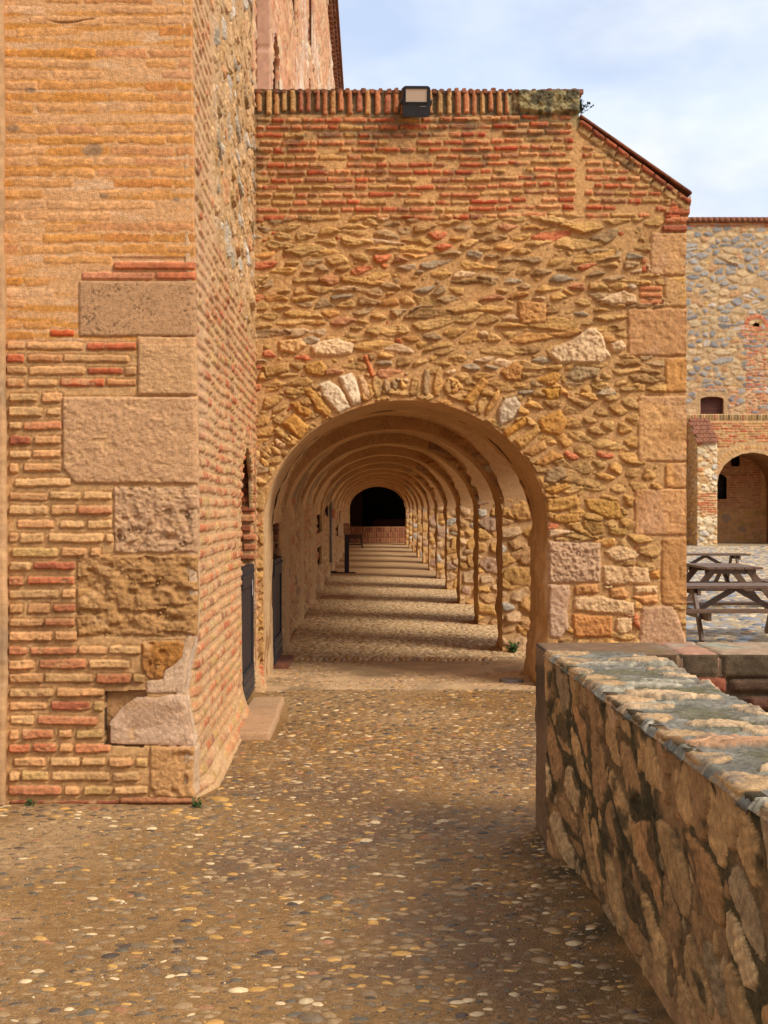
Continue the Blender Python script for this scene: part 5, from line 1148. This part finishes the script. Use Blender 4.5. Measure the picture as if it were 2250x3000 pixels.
# ------------------------------------------------------------------ furniture inside the arcade
ss = empty('dispenser_stand', (px(1016, 34.4), 34.4, 0)); tag(ss, 'black post with a tan box on top, standing by the left arcade wall', 'stand')
mb = MB(); mb.box((-.23, -.2, .0), (.21, .2, .022)); mb.box((-.5, -.05, 0), (-.24, .1, .05)); mb.build('base', M_black, ss, .004)
MB().box((-.055, -.04, .02), (.055, .04, .94)).build('post', M_black, ss, .006)
MB().box((-.075, -.09, .93), (.075, .05, 1.11)).build('box', M_tan, ss, .012); MB().box((-.08, -.095, 1.118), (.08, .055, 1.21)).build('lid', M_tan, ss, .01)
M_brownw = plain_mat('dark_carved_wood', A(62, 42, 28), A(92, 64, 42), 10)
bn = empty('wooden_stool', (-.66, 55.6, 0)); tag(bn, 'dark carved wooden stool against the left wall near the end of the arcade', 'stool')
MB().box((-.32, -.2, .46), (.30, .2, .52)).build('seat', M_brownw, bn, .008)
mb = MB(); mb.prism([(-.30, -.19, .46), (.28, -.19, .46), (.25, -.19, .34), (.1, -.19, .38), (-.02, -.19, .33), (-.14, -.19, .38), (-.28, -.19, .34)], (0, 0, 0), (0, .03, 0)); mb.build('apron', M_brownw, bn)
for s_ in (-1, 1): 
    mb = MB(); mb.prism([(s_*.20, -.18, .46), (s_*.28, -.18, .46), (s_*.26, -.18, .25), (s_*.31, -.18, .08), (s_*.35, -.18, 0), (s_*.22, -.18, 0), (s_*.24, -.18, .1), (s_*.19, -.18, .26)], (0, 0, 0), (0, .36, 0)); mb.build('leg', M_brownw, bn)
MB().bar((-.26, 0, .12), (.26, 0, .12), .03, .05).build('stretcher', M_shutter, bn)
pn_o = MB().box((-.955, 34.0, 1.33), (-.935, 35.9, 1.55), .0).build('orange_panel', plain_mat('orange_paint', A(176, 84, 36), A(190, 96, 44)), None, .004); tag(pn_o, 'small orange sign panel high on the left arcade wall', 'sign')
pn_b = MB().box((-.955, 30.2, 1.40), (-.935, 31.2, 1.61)).build('black_panel', M_black, None, .004); tag(pn_b, 'small black sign panel high on the left arcade wall', 'sign')
pb2 = MB().prism([(-.95, 39.2, 1.10), (-.90, 44.0, 1.0), (-.90, 44.0, .62), (-.93, 42.4, .75), (-.95, 39.2, .80)], (0, 0, 0), (.02, 0, 0)).build('tan_board', M_tan, None); tag(pb2, 'tan board leaning out from the left arcade wall', 'board')
dp = MB().tube((-.925, 31.9, .35), (-.925, 31.9, 1.75), .035).build('drain_pipe', M_grey, None, smooth=True); tag(dp, 'grey vertical pipe on the left arcade wall', 'pipe')
# covers in the floor
cv1 = MB().tube((1.28, 13.05, -.01), (1.28, 13.05, .022), .11, .11, 28).build('round_cover', M_grey, None); tag(cv1, 'round metal cover in the floor beside the right pier of the first arch', 'cover')
cv2 = MB().box((-.9, 24.6, -.02), (-.3, 25.4, .022)).build('slab_cover', M_plaster, None, .01); tag(cv2, 'flat grey slab in the cobbles by the left arcade wall', 'slab')

# ------------------------------------------------------------------ small plants
def sprig(name, loc, n, hgt, mat, label, lean=(0, 0), leaf=.02):
    rr = random.Random(len(name)*7+n); mb = MB()
    for i in range(n):
        a_ = rr.uniform(0, 2*PI); d = Vector((math.cos(a_)*.5+lean[0], math.sin(a_)*.5+lean[1], rr.uniform(.6, 1.3))).normalized(); L2 = hgt*rr.uniform(.5, 1); p = Vector((rr.uniform(-.02, .02), rr.uniform(-.02, .02), 0))
        for s_ in range(5):
            q = p+d*L2/5; mb.tube(p, q, .0028*(1-s_*.15), .0024*(1-s_*.15), 5); d = (d+Vector((rr.uniform(-.25, .25), rr.uniform(-.25, .25), rr.uniform(-.1, .1)))).normalized()
            for k_ in range(3):
                v1 = Vector((rr.uniform(-1, 1), rr.uniform(-1, 1), rr.uniform(-.2, 1))).normalized(); v2 = v1.cross(d).normalized()*leaf*.3
                mb.add([q, q+v1*leaf*.5+v2, q+v1*leaf, q+v1*leaf*.5-v2], [(0, 1, 2, 3)])
            p = q
    o = mb.build(name, mat); o.location = loc; tag(o, label, 'plant'); return o
sprig('wall_plant', (xc+.02, YF+.08, 5.12), 6, .19, M_darkleaf, 'wiry dark plant growing at the right end of the brick coping', (.45, 0), .03)
sprig('wall_plant', (XU+.22, 31.3, TOPZ+.02), 14, 1.1, M_leaf, 'green tuft growing on the roof edge of the tall building', (.6, 0), .12)
sprig('weed', (1.55, 15.62, 0), 14, .13, M_leaf, 'green weed at the foot of the second arcade pier', (-.2, -.2), .03)
sprig('weed', (-.93, 7.58, 0), 5, .05, M_leaf, 'tiny green weed at the corner of the brick buttress', (0, -.2), .018)
sprig('weed', (-1.83, 7.58, 0), 4, .05, M_leaf, 'tiny green weed at the left foot of the brick buttress', (0, -.2), .018)
